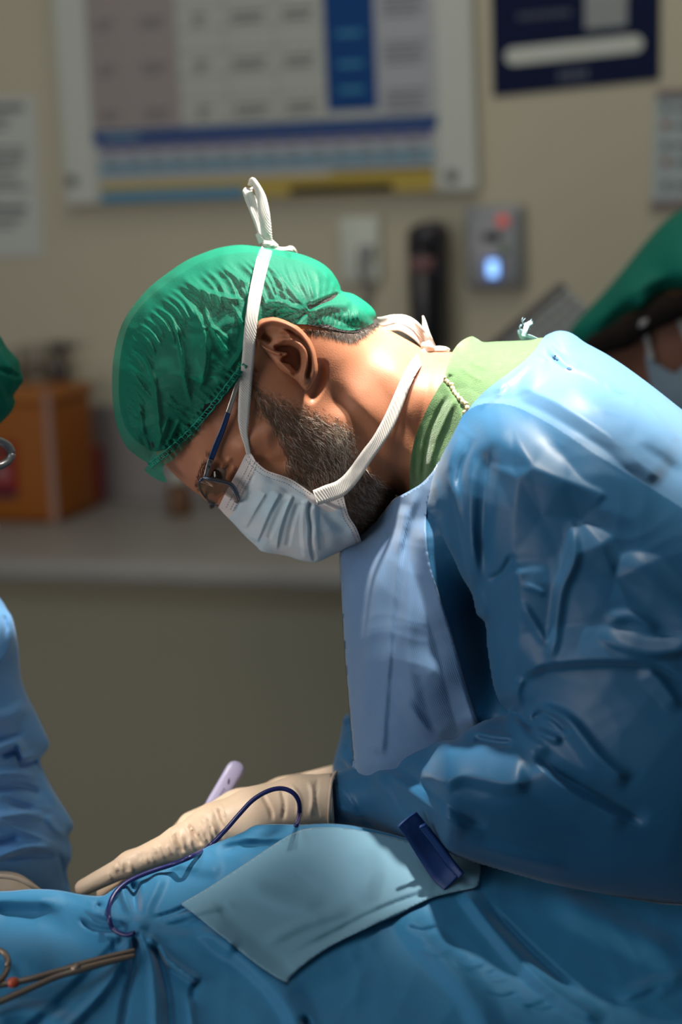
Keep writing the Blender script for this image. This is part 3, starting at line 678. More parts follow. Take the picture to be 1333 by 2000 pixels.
scalp_q = tps(sx_z+[(a, b) for a, b, _ in CC], [0]*len(sx_z)+[max(h-5, 6)**2*1e-6 for *_, h in CC])
def scalp_h(x, y):
    dz_ = pl(x, y, so[:16*5])[0]; return np.where(dz_ < .8, 0, np.maximum(np.sqrt(np.maximum(scalp_q(x, y), (np.minimum(dz_, 30)*.000375)**2*.5)), np.where(inside(x, y, body_out), body_h(x, y)+.0012, 0)))
px, py, F, bo = grid(so, 4); h = scalp_h(px, py)
V, Fs = shell(px, py, F, bo, D0-h, D0+h, closed=False)
mesh('cropped_hair', V, Fs, mat('hair_scalp', (.014, .011, .010), .6, .3, bump=(500, .6, .002)), su)
px, py, F, bo = grid(co, 2.0)
CS = []
crown = cr([(244, 835), (236, 770), (243, 700), (262, 640), (300, 585), (350, 545), (405, 518), (465, 502), (520, 500)], 8)
cl = np.concatenate([[0], np.cumsum(np.hypot(*np.diff(crown, axis=0).T))])
for s in np.arange(10, cl[-1]-10, 15.5):        # ladder of small pleats along the crown
    s += random.uniform(-3, 3); x0 = np.interp(s, cl, crown[:, 0]); y0 = np.interp(s, cl, crown[:, 1])
    k = s/cl[-1]; a = math.radians(18+24*k+random.uniform(-6, 6)); L = 42+70*k+random.uniform(-15, 20)
    j = random.uniform(4, 12)
    CS.append(([(x0+4, y0+2), (x0+L*.5*math.cos(a), y0+L*.5*math.sin(a)+j*.5), (x0+L*math.cos(a+.25), y0+L*math.sin(a+.25)+j)], 5, 9, random.uniform(1.6, 3.0), 1.2))
for y0 in range(516, 602, 11):                   # folds running from the crown to the back gather
    CS.append(([(520+random.uniform(-8, 8), y0-8), (556, y0+4+(590-y0)*.35), (582, y0+12+(598-y0)*.6), (598, 602+random.uniform(-4, 4))], 5, 8, random.uniform(1.5, 3.2), 1.2))
for x0 in range(540, 660, 17): CS.append(([(x0, 500+(x0-540)*.27), (x0+14, 540+random.uniform(-6, 10)), (x0*.5+320, 590)], 6, 7, random.uniform(1.0, 2.2), 1.2))
CS += [([(351, 538), (392, 565), (440, 581), (485, 585)], 9, 26, 5, 1.3), ([(430, 520), (470, 545), (490, 556)], 8, 14, 3.5, 1.3), ([(360, 575), (384, 610), (400, 652), (404, 700), (398, 735), (388, 770)], 9, 30, 4, 1.3),
       ([(326, 604), (345, 650), (356, 700), (364, 750), (376, 795)], 6, 6, 3.5, 1.3), ([(395, 598), (415, 640), (440, 680), (452, 700)], 6, 6, 3, 1.3), ([(390, 640), (420, 642), (450, 668)], 5, 6, 2.5, 1.3),
       ([(288, 700), (300, 740), (308, 790), (312, 850), (304, 890)], 7, 9, 3, 1.3), ([(250, 840), (262, 868), (296, 902)], 9, 7, 3, 1.3), ([(244, 760), (256, 830), (296, 900)], 8, 8, 2.6, 1.3), ([(268, 780), (280, 840), (299, 896)], 8, 8, 2.6, 1.3),
       ([(330, 810), (318, 850), (302, 896)], 8, 8, 3, 1.3), ([(352, 815), (330, 862), (306, 896)], 7, 7, 2.6, 1.3), ([(372, 830), (345, 860), (312, 893)], 6, 7, 2.4, 1.3), ([(325, 765), (345, 790), (372, 800)], 5, 6, 1.8), ([(318, 785), (340, 800), (366, 812)], 5, 6, 1.8),
       ([(462, 610), (478, 640), (484, 662)], 5, 6, 2.4), ([(450, 590), (470, 620), (484, 640)], 5, 6, 2), ([(480, 640), (470, 690), (440, 730)], 8, 10, 3),
       ([(600, 604), (628, 590), (664, 573)], 11, 9, -6, 0, .1), ([(606, 596), (634, 581), (668, 566)], 7, 5, 3, 1.2, .1), ([(600, 612), (640, 596), (690, 590)], 8, 20, 5, 0, .15),
       ([(510, 600), (540, 588), (570, 598), (592, 604)], 8, 12, 4, 1.2), ([(520, 622), (545, 602), (580, 608)], 6, 10, 3.5, 1.2), ([(540, 630), (560, 616), (592, 612)], 6, 8, 3, 1.2), ([(575, 628), (595, 612), (604, 604)], 8, 8, -3, 0)]
for k in range(15):
    x0 = 612+k*8; CS.append(([(x0+6, 606-k*.2+random.uniform(-6, 6)), (x0+2+k*.7, 622), (x0+k*.9, 640-abs(k-7)*.7)], 4, 4, random.uniform(.8, 1.9), 1.2))
ELA = cr([(493, 688), (480, 712), (467, 726), (440, 762), (405, 806), (375, 840), (345, 868), (318, 890), (292, 910)], 8)
el, es, et = pl(px, py, ELA)
st = strokes(px, py, CS)*1.5
st += .0022*np.exp(-(el/7)**2)+np.where((es < 0) | (el < 14), .0020*np.sin(et*150+1.5*np.sin(et*37))*np.exp(-((el-8)/10)**2), 0)+.0014*np.sin(et*95+np.sin(et*31)*2)*np.exp(-(el/34)**2)
for k, (fx, fy, am) in enumerate([(.055, .03, .0007), (-.035, .075, .0006), (.11, -.07, .0004), (.03, .16, .00035)]): st += am*np.sin(px*fx+py*fy+2*np.sin(px*.013*(k+1)+k)+1.7*np.sin(py*.017*(k+1)))
dd, _, _ = pl(px, py, co[5*5:5*33]); st *= np.clip(dd/10, .12, 1)
q = np.maximum(cap_q(px, py), (np.minimum(dd, 40)*.000375)**2*.3)
ins_ = inside(px, py, so); lim = np.where(ins_, scalp_h(px, py), 0); lim = lim+.0018*np.clip(lim/.02, 0, 1); lim = np.maximum(lim, np.where(inside(px, py, body_out), body_h(px, py)+.0015, 0)*sstep(0, 12, pl(px, py, co[5*5:5*33])[0]))
h = np.maximum(np.sqrt(q), lim); h = np.where(dd < .6, 0, h)
cap_front = D0-h-st
V, Fc = shell(px, py, F, bo, cap_front, D0+h+st*.7, closed=False)
m_cap = mat('green_nonwoven', (.005, .30, .185), .55, .3, bump=(700, .3, .0008), trans=.35, alpha=.55)
cp = mesh('surgical_cap', V, Fc, m_cap, su); cp['label'] = 'green pleated bouffant cap'
# elastic seam of the cap: fine stitched cord with cross stitches
def surf_cap(x, y):
    x = np.asarray(x, float); y = np.asarray(y, float); o = np.empty(x.shape)
    for i in np.ndindex(x.shape): j = np.argmin((px-x[i])**2+(py-y[i])**2); o[i] = cap_front[j]
    return o
b = MB(); e2 = cr(ELA[::4], 4); dn = np.gradient(e2, axis=0); dn /= np.linalg.norm(dn, axis=1)[:, None]; nr = np.stack([-dn[:, 1], dn[:, 0]], 1)
for off in (-4.5, 4.5):
    c = e2+nr*off+np.stack([np.sin(np.arange(len(e2))*1.9), np.cos(np.arange(len(e2))*2.3)], 1)*.7
    b.add(*tube(P(c[:, 0], c[:, 1], surf_cap(c[:, 0], c[:, 1])-.0006), .00055, 6))
for i in range(1, len(e2)-1, 1):
    c = np.stack([e2[i]+nr[i]*-4.5, e2[i]+nr[i]*4.5+dn[i]*3]); b.add(*tube(P(c[:, 0], c[:, 1], surf_cap(c[:, 0], c[:, 1])-.0009), .0004, 5))
b.build('elastic_band', mat('green_elastic', (.006, .22, .15), .6, .3), cp)
# mask
MASK = [(427, 991), (427, 991), (440, 964), (455, 936), (468, 912), (478, 891), (485, 882), (493, 889), (501, 902), (519, 917), (533, 923), (552, 929), (571, 937), (592, 951), (612, 965), (613, 965), (640, 972), (668, 967), (671, 967), (675, 985), (682, 1008), (696, 1030), (702, 1045), (708, 1063), (708, 1063), (690, 1070), (660, 1080), (638, 1090), (620, 1098), (606, 1098), (585, 1094), (565, 1087), (545, 1083), (512, 1077), (500, 1066), (478, 1046), (455, 1021), (440, 1006)]
mo = cr(MASK, 5, True)
msil = mo[24*5:]
MC = [(485, 886, 68), (500, 905, 69), (545, 930, 70), (590, 952, 70), (613, 967, 71), (670, 970, 66), (682, 1008, 58), (470, 930, 52), (455, 955, 38), (440, 978, 22), (500, 960, 52), (500, 1010, 36), (540, 985, 54), (560, 1040, 36), (610, 1040, 46), (620, 1000, 60), (660, 1030, 48), (690, 1055, 30), (560, 960, 63), (470, 990, 34), (480, 1030, 16)]
ms = [tuple(p) for p in msil[::3]]
mask_q = tps(ms+[(a, b) for a, b, _ in MC], [0]*len(ms)+[(h*.001)**2 for *_, h in MC])
px, py, F, bo = grid(mo, 1.6)
MS = [([(606, 978), (602, 1000), (606, 1030), (606, 1062), (614, 1098)], 9, 4, -5.5, 1.1, .06), ([(596, 975), (592, 1010), (592, 1050), (597, 1094)], 26, 7, 3, 1.0, .08), ([(616, 985), (618, 1030), (622, 1080)], 6, 34, 3, 1.0, .1),
      ([(573, 965), (560, 995), (547, 1035), (540, 1076)], 5, 16, 3.5, 1.2, .1), ([(548, 962), (527, 1000), (510, 1040), (500, 1062)], 5, 18, 3.5, 1.2, .1), ([(520, 962), (500, 995), (478, 1034)], 5, 16, 2.6, 1.2, .1), ([(585, 980), (572, 1020), (562, 1070)], 7, 10, -2.5, 0, .1), ([(560, 975), (541, 1015), (524, 1055)], 7, 9, -2, 0, .1),
      ([(632, 990), (655, 1020), (690, 1040)], 16, 16, -2.5, 0), ([(620, 975), (650, 990), (676, 1000)], 6, 14, 2, 1.2), ([(515, 930), (560, 955), (605, 978)], 8, 10, -1.8, 0), ([(640, 1020), (650, 1050), (655, 1080)], 20, 20, 2, 0),
      ([(468, 918), (455, 950), (440, 985)], 16, 16, 1.2, 0), ([(497, 925), (480, 960), (460, 1000)], 5, 6, -1.4, 0, .05)]
st = strokes(px, py, MS)
for k, (fx, fy, am) in enumerate([(.05, .03, .0006), (-.04, .06, .0005), (.13, .02, .0003)]): st += am*np.sin(px*fx+py*fy+1.6*np.sin(px*.02+k)+1.4*np.sin(py*.026*(k+1)))
dd, _, _ = pl(px, py, msil); st *= np.clip(dd/8, .1, 1)
q = np.maximum(mask_q(px, py), (np.minimum(dd, 40)*.000375)**2*.6); h = np.sqrt(q)
lim = np.where(inside(px, py, body_out), body_h(px, py)+.0025, 0)
h = np.where(dd < .6, 0, np.maximum(h, lim)); mask_front = D0-h-st
V, Fm = shell(px, py, F, bo, mask_front, D0+h, closed=False)
fc = px[F].mean(1), py[F].mean(1)
TOPE = [(427, 991), (440, 964), (455, 936), (468, 912), (478, 891), (485, 882)]
SIDE = [(485, 884), (501, 902), (519, 917), (552, 929), (571, 937), (592, 951), (613, 965)]
LOW = [(668, 967), (675, 985), (682, 1008), (696, 1030), (708, 1063)]
mif = ((pl(*fc, TOPE)[0] < 29) | (pl(*fc, SIDE)[0] < 7) | (pl(*fc, LOW)[0] < 10) | (pl(*fc, [(613, 965), (645, 985), (668, 970)])[0] < 16)).astype(int)
m_mw = mat('mask_white', (.74, .68, .66), .7, .25, bump=(900, .2, .0004), trans=.15)
m_mb = mat('mask_blue', (.54, .70, .79), .7, .25, bump=(900, .25, .0005), trans=.2, var=(34, (.74, .77, .79)))
mask_V = V; mk = mesh('face_mask', V, Fm, [m_mb, m_mw], su, True, np.concatenate([mif, mif])); mk['label'] = 'pale blue pleated face mask with white edges'
def near(px, py, d):
    def f(x, y):
        x = np.asarray(x, float).ravel(); y = np.asarray(y, float).ravel()
        return np.array([d[np.argmin((px-a)**2+(py-b)**2)] for a, b in zip(x, y)])
    return f
mask_d = near(px, py, mask_front)
b = MB()
def offs(pts, o):
    c = cr(pts, 20); dn = np.gradient(c, axis=0); dn /= np.linalg.norm(dn, axis=1)[:, None]; return c+np.stack([-dn[:, 1], dn[:, 0]], 1)*o
for pts, ofs in ((TOPE, (14, 23, 29)), (SIDE, (4, 12)), (LOW, (4, 11))):
    for of in ofs:
        c = offs(pts, of); s = np.concatenate([[0], np.cumsum(np.hypot(*np.diff(c, axis=0).T))])
        for t in np.arange(8, s[-1]-4, 5.2):
            q = np.array([[np.interp(t-1.3, s, c[:, 0]), np.interp(t-1.3, s, c[:, 1])], [np.interp(t+1.3, s, c[:, 0]), np.interp(t+1.3, s, c[:, 1])]])
            b.add(*tube(P(q[:, 0], q[:, 1], mask_d(q[:, 0], q[:, 1])-.0001), .00038, 5))
b.build('stitching', mat('stitch_grey', (.44, .44, .45), .8, .2), mk)
m_tie = mat('tie_white', (.68, .64, .60), .75, .25, wave=(420, .35, .0006, (0, .5, .6)), trans=.2)
def tie(pts, w, tw=0, th=.0007, **k): return ribbon(pts, w, tw, th, **k)
def head_d(x, y):
    x = np.asarray(x, float); y = np.asarray(y, float)
    a = np.sqrt(np.maximum(cap_q(x, y), 0))*inside(x, y, co); c = body_h(x, y)*inside(x, y, body_out)
    return D0-np.maximum(a, c)
# upper tie: from the mask corner up over the cap to the knot
U = np.array([(486, 887), (482, 868), (477, 845), (476, 820), (478, 780), (481, 740), (485, 700), (488, 660), (492, 620), (498, 580), (505, 545), (512, 515), (518, 496), (522, 486)], float)
dU = np.minimum(head_d(U[:, 0], U[:, 1]), head_d(U[:, 0]-10, U[:, 1]))-.0045; dU[-2:] = D0-np.array([.017, .004])
b = MB(); b.add(*tie(np.column_stack([U, dU]), [9, 10, 15, 22, 24, 24, 24, 24, 24, 25, 25, 26, 26, 22], n=6))
# knot, loops and the run over the far side
b.add(*tube([PV(513, 484, D0), PV(521, 479, D0-.003), PV(530, 478, D0), PV(541, 482, D0+.003)], [.002, .0042, .004, .002], 10))
b.add(*tie([(523, 482, D0-.002), (516, 462, D0-.002), (507, 435, D0), (498, 410, D0+.001), (489, 388, D0+.002), (484, 374, D0+.002), (487, 366, D0+.006)], [16, 17, 20, 21, 21, 20, 14], [15, 10, 5, 0, 10, 20, 40], cup=.0008))
b.add(*tie([(525, 482, D0-.001), (522, 462, D0-.004), (519, 440, D0-.005), (516, 415, D0-.005), (511, 388, D0-.003), (502, 366, D0), (493, 351, D0+.004), (488, 362, D0+.007)], [18, 20, 22, 22, 20, 17, 9, 8], [0, 0, 5, 12, 20, 35, 30, 20], cup=-.0008))
b.add(*tie([(512, 474, D0-.004), (506, 462, D0-.004), (502, 456, D0-.003)], [14, 10, 7], 20))
b.add(*tie([(520, 480, D0-.002), (532, 482, D0-.001), (548, 486, D0+.004), (562, 486, D0+.012), (572, 490, D0+.03), (578, 520, D0+.055)], [16, 16, 13, 12, 14, 20], [30, 40, 60, 70, 40, 10]))
b.build('upper_tie', m_tie, mk)
# lower tie round the neck with its bow
Lp = np.array([(616, 972), (640, 964), (663, 955), (681, 940), (697, 920), (716, 892), (738, 862), (757, 830), (771, 800), (784, 768), (797, 738), (812, 712), (828, 694), (838, 684)], float)
dL = D0-body_h(Lp[:, 0], Lp[:, 1])-.004; dL[:4] = np.minimum(dL[:4], mask_d(Lp[:4, 0], Lp[:4, 1])-.0025); dL[4:9] -= np.array([.007, .009, .010, .007, .003]); dL[-2:] = D0-np.array([.016, .004])
b = MB(); b.add(*tie(np.column_stack([Lp, dL]), [30, 34, 33, 30, 30, 27, 25, 26, 25, 24, 22, 22, 22, 16], [0, 0, 10, 12, 25, 15, 5, 0, -8, -14, 0, 0, 0, 0], n=7))
b.add(*tie([(736, 629, D0+.01), (752, 628, D0+.004), (772, 623, D0), (792, 626, D0-.002), (810, 637, D0-.004), (822, 652, D0-.004), (832, 672, D0-.002), (840, 684, D0)], [18, 21, 22, 22, 21, 20, 18, 14], [10, 20, 45, 25, 5, 0, 5, 0], cup=.001))
b.add(*tie([(740, 636, D0+.018), (760, 640, D0+.02), (785, 640, D0+.012), (812, 655, D0+.004), (836, 682, D0)], [16, 18, 20, 18, 12], [60, 60, 50, 30, 0]))
b.add(*tie([(826, 616, D0-.002), (829, 628, D0-.003), (832, 645, D0-.004), (838, 664, D0-.004), (846, 680, D0)], [3, 8, 13, 16, 14], 0))
b.add(*tube([PV(826, 676, D0-.004), PV(836, 677, D0-.006), PV(848, 683, D0)], [.003, .0048, .002], 9))
b.add(*tie([(846, 682, D0-.002), (858, 681, D0-.003), (870, 682, D0), (878, 685, D0+.002)], [10, 11, 10, 6], [30, 20, 20, 10]))
b.build('lower_tie', m_tie, mk)

# eyeglasses
gl = bpy.data.objects.new('eyeglasses', None); COL.objects.link(gl); gl.parent = su; gl.empty_display_size = .03
m_fr = mat('frame_gunmetal', (.13, .13, .15), .25, .6, metal=.85); m_tb = mat('temple_navy', (.006, .025, .09), .3, .5); m_st = mat('temple_steel', (.42, .40, .38), .3, .6, metal=.9)
def bar(pts, w, th, m, name):
    V, F = ribbon(pts, w, 0, th, n=8, cols=5, cup=.0003); return mesh(name, V, F, m, gl)
tp = [(472, 738), (464, 752), (456, 776), (446, 806), (436, 836), (424, 866), (412, 898)]
td = [head_d(np.array(float(a)), np.array(float(b_))) - .004 for a, b_ in tp]; td = [float(min(t, D0-.066)) for t in td]; td[-1] = D0-.061
pts = [(a, b_, t) for (a, b_), t in zip(tp, td)]
bar(pts[3:], [10, 11, 12, 11], .0012, m_tb, 'temple_arm'); bar(pts[:4], [8, 9, 9, 9], .0012, m_st, 'temple_arm_tip')
bar([(412, 897, D0-.0625), (408, 910, D0-.0622), (404, 924, D0-.0618), (401, 934, D0-.060)], [10, 10, 8, 8], .0016, mat('hinge_steel', (.22, .22, .23), .3, .6, metal=.9), 'hinge')
b = MB()
for a, c in ((411, 902), (408, 912)): b.add(*lathe([(0, 0), (.0009, 0), (.0009, .0012), (0, .0014)], PV(a, c, D0-.0625), -FW, 10))
b.build('hinge_screw', mat('hinge_dark', (.02, .02, .02), .4, .5), gl)
RIM = [(391, 939, 1.440), (398, 934, 1.440), (412, 936, 1.439), (432, 940, 1.441), (449, 945, 1.443), (458, 954, 1.446), (464, 966, 1.450), (467, 976, 1.455), (462, 980, 1.466), (448, 975, 1.478), (430, 983, 1.487), (414, 984, 1.489), (402, 972, 1.484), (392, 957, 1.466), (389, 946, 1.448)]
rc = cr(np.array(RIM), 5, True); rp = P(rc[:, 0], rc[:, 1], rc[:, 2]); rp = np.vstack([rp, rp[:2]])
top = np.exp(-((np.arange(len(rp))-20)/18.)**2); V, F = tube(rp, .0009+.0008*top, 8); mesh('lens_rim', V, F, m_fr, gl)
ml = bpy.data.materials.new('lens_glass'); ml.use_nodes = True; nt = ml.node_tree; nt.nodes.clear()
o_ = nt.nodes.new('ShaderNodeOutputMaterial'); tr = nt.nodes.new('ShaderNodeBsdfTransparent'); tr.inputs[0].default_value = (.86, .82, .80, 1); gs = nt.nodes.new('ShaderNodeBsdfGlossy'); gs.inputs['Roughness'].default_value = .04; gs.inputs[0].default_value = (.9, .9, .9, 1)
mx = nt.nodes.new('ShaderNodeMixShader'); mx.inputs[0].default_value = .22; nt.links.new(tr.outputs[0], mx.inputs[1]); nt.links.new(gs.outputs[0], mx.inputs[2]); nt.links.new(mx.outputs[0], o_.inputs[0])
cen = rp[:-2].mean(0); n = len(rp)-2; nv = np.cross(rp[5]-cen, rp[25]-cen); nv /= np.linalg.norm(nv)
V = np.vstack([[cen+nv*.002], rp[:-2]+nv*.0006, [cen-nv*.0006+nv*.0014], rp[:-2]-nv*.0006]); F = [(0, 1+i, 1+(i+1) % n) for i in range(n)]+[(n+1, n+2+(i+1) % n, n+2+i) for i in range(n)]
mesh('lens', V, F, ml, gl)
V, F = tube([PV(418, 984, 1.489), PV(415, 988, 1.496), PV(413, 990, 1.503), PV(416, 988, 1.512)], [.0014, .0017, .0017, .0012], 8); mesh('bridge', V, F, mat('bridge_dark', (.03, .025, .03), .3, .6, metal=.5), gl)
V, F = tube([PV(425, 975, 1.490), PV(428, 978, 1.4915), PV(433, 985, 1.491)], [.001, .0026, .001], 8); mesh('nose_pad', V, F, mat('pad_clear', (.3, .16, .13), .2, .5), gl)
rp2 = rp.copy(); dpt = (rp2-CAM)@FW; rp2 = rp2+2*(1.503-dpt)[:, None]*FW           # the far lens, mirrored through the nose
V, F = tube(rp2, .0012, 8); mesh('lens_rim', V, F, m_fr, gl)
V, F = tube([PV(401, 934, 1.56), PV(440, 840, 1.577), PV(472, 738, 1.58)], .0012, 6); mesh('temple_arm', V, F, m_tb, gl)

# scrub shirt collar
m_green = mat('scrub_green', (.075, .15, .06), .85, .15, bump=(1200, .6, .001), sheen=.8, var=(160, (.09, .17, .07)))
SH = [(803, 958), (801, 935), (802, 905), (806, 878), (813, 850), (825, 820), (841, 786), (858, 756), (868, 740), (874, 715), (882, 692), (892, 676), (905, 664), (921, 657), (932, 661), (945, 668), (970, 667), (1000, 666), (1035, 664), (1068, 661), (1110, 690), (1100, 760), (1040, 820), (980, 850), (940, 880), (900, 930), (850, 965), (825, 962)]
sho = cr(SH, 5, True); ssil = sho[11*5:20*5]
SHC = [(803, 955, 46), (802, 905, 58), (813, 850, 66), (841, 786, 69), (866, 742, 66), (876, 708, 52), (888, 685, 30), (850, 900, 70), (870, 830, 76), (900, 780, 76), (920, 720, 62), (930, 690, 44), (1000, 760, 96), (1000, 700, 60), (1060, 720, 84), (1060, 800, 116), (940, 860, 96), (880, 930, 76), (840, 955, 58)]
ss_ = [tuple(p) for p in ssil[::3]]
sh_q = tps(ss_+[(a, b) for a, b, _ in SHC], [0]*len(ss_)+[(h*.001)**2 for *_, h in SHC])
px, py, F, bo = grid(sho, 2.2)
SS = [([(868, 740), (884, 762), (900, 788), (908, 812)], 26, 7, -1.6, 1.0, .05), ([(894, 668), (884, 700), (876, 735)], 12, 6, 1.8, 0, .1),
      ([(895, 770), (870, 820), (850, 870), (836, 930)], 10, 12, 3.0, 1.3, .15), ([(880, 765), (852, 815), (834, 870), (824, 950)], 8, 8, -2.0, 0, .15), ([(826, 830), (814, 880), (812, 950)], 10, 8, -1.2, 0),
      ([(925, 665), (950, 690), (985, 700)], 10, 12, -1.6, 0), ([(900, 690), (930, 712), (960, 720)], 8, 9, 1.4), ([(895, 712), (925, 735), (950, 745)], 8, 9, 1.2)]
st = strokes(px, py, SS)
dd, _, _ = pl(px, py, ssil); st *= np.clip(dd/9, .1, 1)
q = np.maximum(sh_q(px, py), (np.minimum(dd, 40)*.000375)**2); h = np.sqrt(q)
lim = np.where(inside(px, py, body_out), body_h(px, py)+.0055, 0)*sstep(0, 10, dd); h = np.where(dd < .6, 0, np.maximum(h, lim))
V, Fs = shell(px, py, F, bo, D0-h-st, D0+h+st, closed=False); sd_ = near(px, py, D0-h-st)
sh = mesh('scrub_shirt', V, Fs, m_green, su); sh['label'] = 'green scrub shirt collar under the gown'
c = cr(np.array([(868, 737), (874, 745), (882, 752), (887, 764), (895, 774), (905, 784), (913, 794), (908, 808)], float), 8); c += np.stack([np.sin(np.arange(len(c))*.9), np.cos(np.arange(len(c))*1.1)], 1)*.8
V, F = tube(P(c[:, 0], c[:, 1], sd_(c[:, 0], c[:, 1])-.0006), .0014+.0004*np.sin(np.arange(len(c))*1.3), 8); mesh('collar_seam', V, F, mat('seam_cream', (.62, .52, .30), .8, .2, bump=(1500, .6, .001)), sh)
# gown
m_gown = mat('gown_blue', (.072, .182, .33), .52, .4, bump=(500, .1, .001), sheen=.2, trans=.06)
m_sleeve = mat('gown_sleeve_and_shade', (.012, .098, .215), .48, .42, bump=(500, .1, .001), sheen=.2, trans=.05)
m_front = mat('gown_front', (.115, .215, .38), .6, .35, sheen=.4, wave=(260, .25, .0006, (.2, .3, .1)), trans=.08)
TO = [(1066, 656), (1078, 650), (1092, 646), (1110, 648), (1126, 656), (1142, 668), (1164, 680), (1186, 692), (1220, 714), (1252, 737), (1285, 762), (1333, 800), (1420, 868), (1560, 990), (1760, 1160), (1860, 1400), (1860, 1850), (1500, 1800), (1150, 1700), (930, 1610), (780, 1550), (697, 1512), (690, 1470), (684, 1400), (678, 1330), (672, 1250), (667, 1170), (664, 1110), (666, 1074), (690, 1052), (722, 1028), (742, 1008), (758, 988), (770, 974), (786, 966), (806, 955), (826, 942), (846, 920), (864, 893), (880, 862), (892, 835), (908, 812), (926, 786), (950, 762), (984, 736), (1016, 712), (1044, 686), (1056, 668)]
too = cr(TO, 5, True); tsilA = too[0:15*5]; tsilB = too[21*5:30*5]
TC = [(786, 966, 58), (826, 942, 76), (864, 893, 86), (892, 835, 90), (926, 786, 88), (984, 736, 78), (1030, 700, 60), (1054, 672, 34), (748, 1020, 30), (700, 1060, 14), (720, 1120, 50), (700, 1250, 44), (760, 1080, 62), (770, 1200, 80), (740, 1350, 66), (830, 1080, 88), (840, 1200, 98), (870, 1320, 100), (760, 1490, 54), (900, 1440, 86), (900, 1560, 50), (1050, 1640, 70), (930, 1200, 74), (960, 1330, 70), (1000, 1250, 80), (1000, 820, 122), (1060, 740, 98), (1120, 700, 70), (1150, 800, 142), (1250, 860, 152), (1100, 900, 165), (1300, 1000, 180), (1200, 1200, 180), (1400, 1200, 190), (1500, 1100, 170), (1400, 960, 140), (1100, 1400, 150), (1300, 1600, 120), (900, 930, 108), (1700, 1400, 150), (1650, 1200, 120)]
ts_ = [tuple(p) for p in np.vstack([tsilA[::4], tsilB[::4]])]
to_q = tps(ts_+[(a, b) for a, b, _ in TC], [0]*len(ts_)+[(h*.001)**2 for *_, h in TC])
CR_ = [([(1046+random.uniform(0, 40), 662+random.uniform(0, 26)), (1075+random.uniform(0, 30), 680+random.uniform(0, 30)), (1105+random.uniform(0, 50), 700+random.uniform(0, 35))], random.uniform(3, 6), random.uniform(4, 9), random.choice([1.4, 1.0, -.6, 1.6]), 1.1) for _ in range(14)]+[([(1150+random.uniform(0, 120), 735+random.uniform(-20, 60)), (1190+random.uniform(0, 120), 760+random.uniform(0, 60))], 5, 9, random.uniform(-1.2, 1.6), 1.1) for _ in range(6)]
TS = CR_+[([(796, 985), (782, 1080), (766, 1220), (757, 1330), (746, 1480)], 10, 60, 4.5, 1.2, .05), ([(745, 1060), (730, 1180), (714, 1310), (704, 1450)], 34, 22, 4.5, 0), ([(826, 1010), (836, 1090), (856, 1160), (884, 1250), (908, 1350), (934, 1440)], 60, 34, 11, 1.2, .1),
      ([(800, 1050), (795, 1200), (800, 1330), (830, 1460)], 26, 30, 4, 0), ([(770, 1320), (800, 1380), (850, 1440)], 14, 22, 4, 1.2), ([(820, 950), (800, 1010), (772, 1090)], 12, 30, 3.5, 1.2), ([(772, 980), (760, 1030), (762, 1060)], 9, 8, -3, 0),
      ([(1050, 662), (1095, 690), (1140, 716), (1190, 745), (1245, 776), (1275, 802), (1330, 862)], 5, 16, 3.2, 1.2, .04), ([(1062, 690), (1098, 712), (1150, 733), (1200, 760), (1244, 776)], 16, 5, 2.8, 1.2), ([(1142, 712), (1120, 716), (1096, 722)], 4, 10, 2, 1.2), ([(1062, 668), (1080, 685), (1105, 705)], 6, 9, 3.0, 1.2), ([(1076, 662), (1100, 690), (1125, 712)], 6, 6, -2.6, 0),
      ([(1052, 662), (1060, 676), (1064, 690)], 8, 8, 3, 1.2), ([(1040, 690), (1056, 700), (1075, 704)], 6, 6, 2.4), ([(1060, 735), (1120, 756), (1200, 790), (1280, 842), (1360, 905)], 60, 44, 8, 0), ([(1010, 752), (1080, 782), (1190, 850), (1245, 900), (1300, 940)], 70, 28, 8, 1.1, .1),
      ([(1190, 852), (1240, 866), (1300, 905), (1360, 950)], 34, 40, -3, 0), ([(1230, 850), (1300, 880), (1400, 960)], 40, 26, 4, 0), ([(985, 745), (970, 775), (930, 800)], 10, 14, 2.4), ([(1040, 705), (1010, 735), (960, 770)], 6, 10, 2.4), ([(900, 830), (915, 848), (935, 860)], 7, 8, 2.5), ([(880, 870), (900, 880), (915, 900)], 6, 8, 2.4)]
px, py, F, bo = grid(too, 4.0)
def crump(x, y, a=1.0):                          # broad shallow crumple of stiff nonwoven cloth
    o = 0
    for k, (fx, fy, am) in enumerate([(.021, .013, 1.1), (-.014, .027, .9), (.038, -.02, .5), (.012, .05, .45)]):
        o = o+am*(1-2*np.abs(np.sin(x*fx+y*fy+1.3*np.sin(x*.008*(k+1)+k)+1.2*np.sin(y*.009*(k+1)+2*k))))
    return o*.001*a
def to_field(x, y):
    dA = np.minimum(pl(x, y, tsilA)[0], pl(x, y, tsilB)[0])
    q = np.maximum(to_q(x, y), (np.minimum(dA, 60)*.000375)**2*.5); h = np.where(dA < .6, 0, np.sqrt(q))
    return h, (strokes(x, y, TS)+crump(x, y, .3))*np.clip(dA/14, .05, 1), dA
h, st, dA = to_field(px, py)
lim = np.where(inside(px, py, sho), np.sqrt(np.maximum(sh_q(px, py), 0))+.004, 0)*(px > 780)
lim = np.maximum(lim, np.where(inside(px, py, body_out) & (py > 940), body_h(px, py)+.004, 0)*(px > 800))
h = np.where(dA < .6, 0, np.maximum(h, lim)); tor_front = D0-h-st
V, Ft = shell(px, py, F, bo, tor_front, D0+h+st*.3, closed=False)
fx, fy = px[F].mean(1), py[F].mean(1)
recess_shade = ((fy > 940) & (fx < 1020)).astype(int)  # dark sleeve blue here paints in the shade of the underarm recess
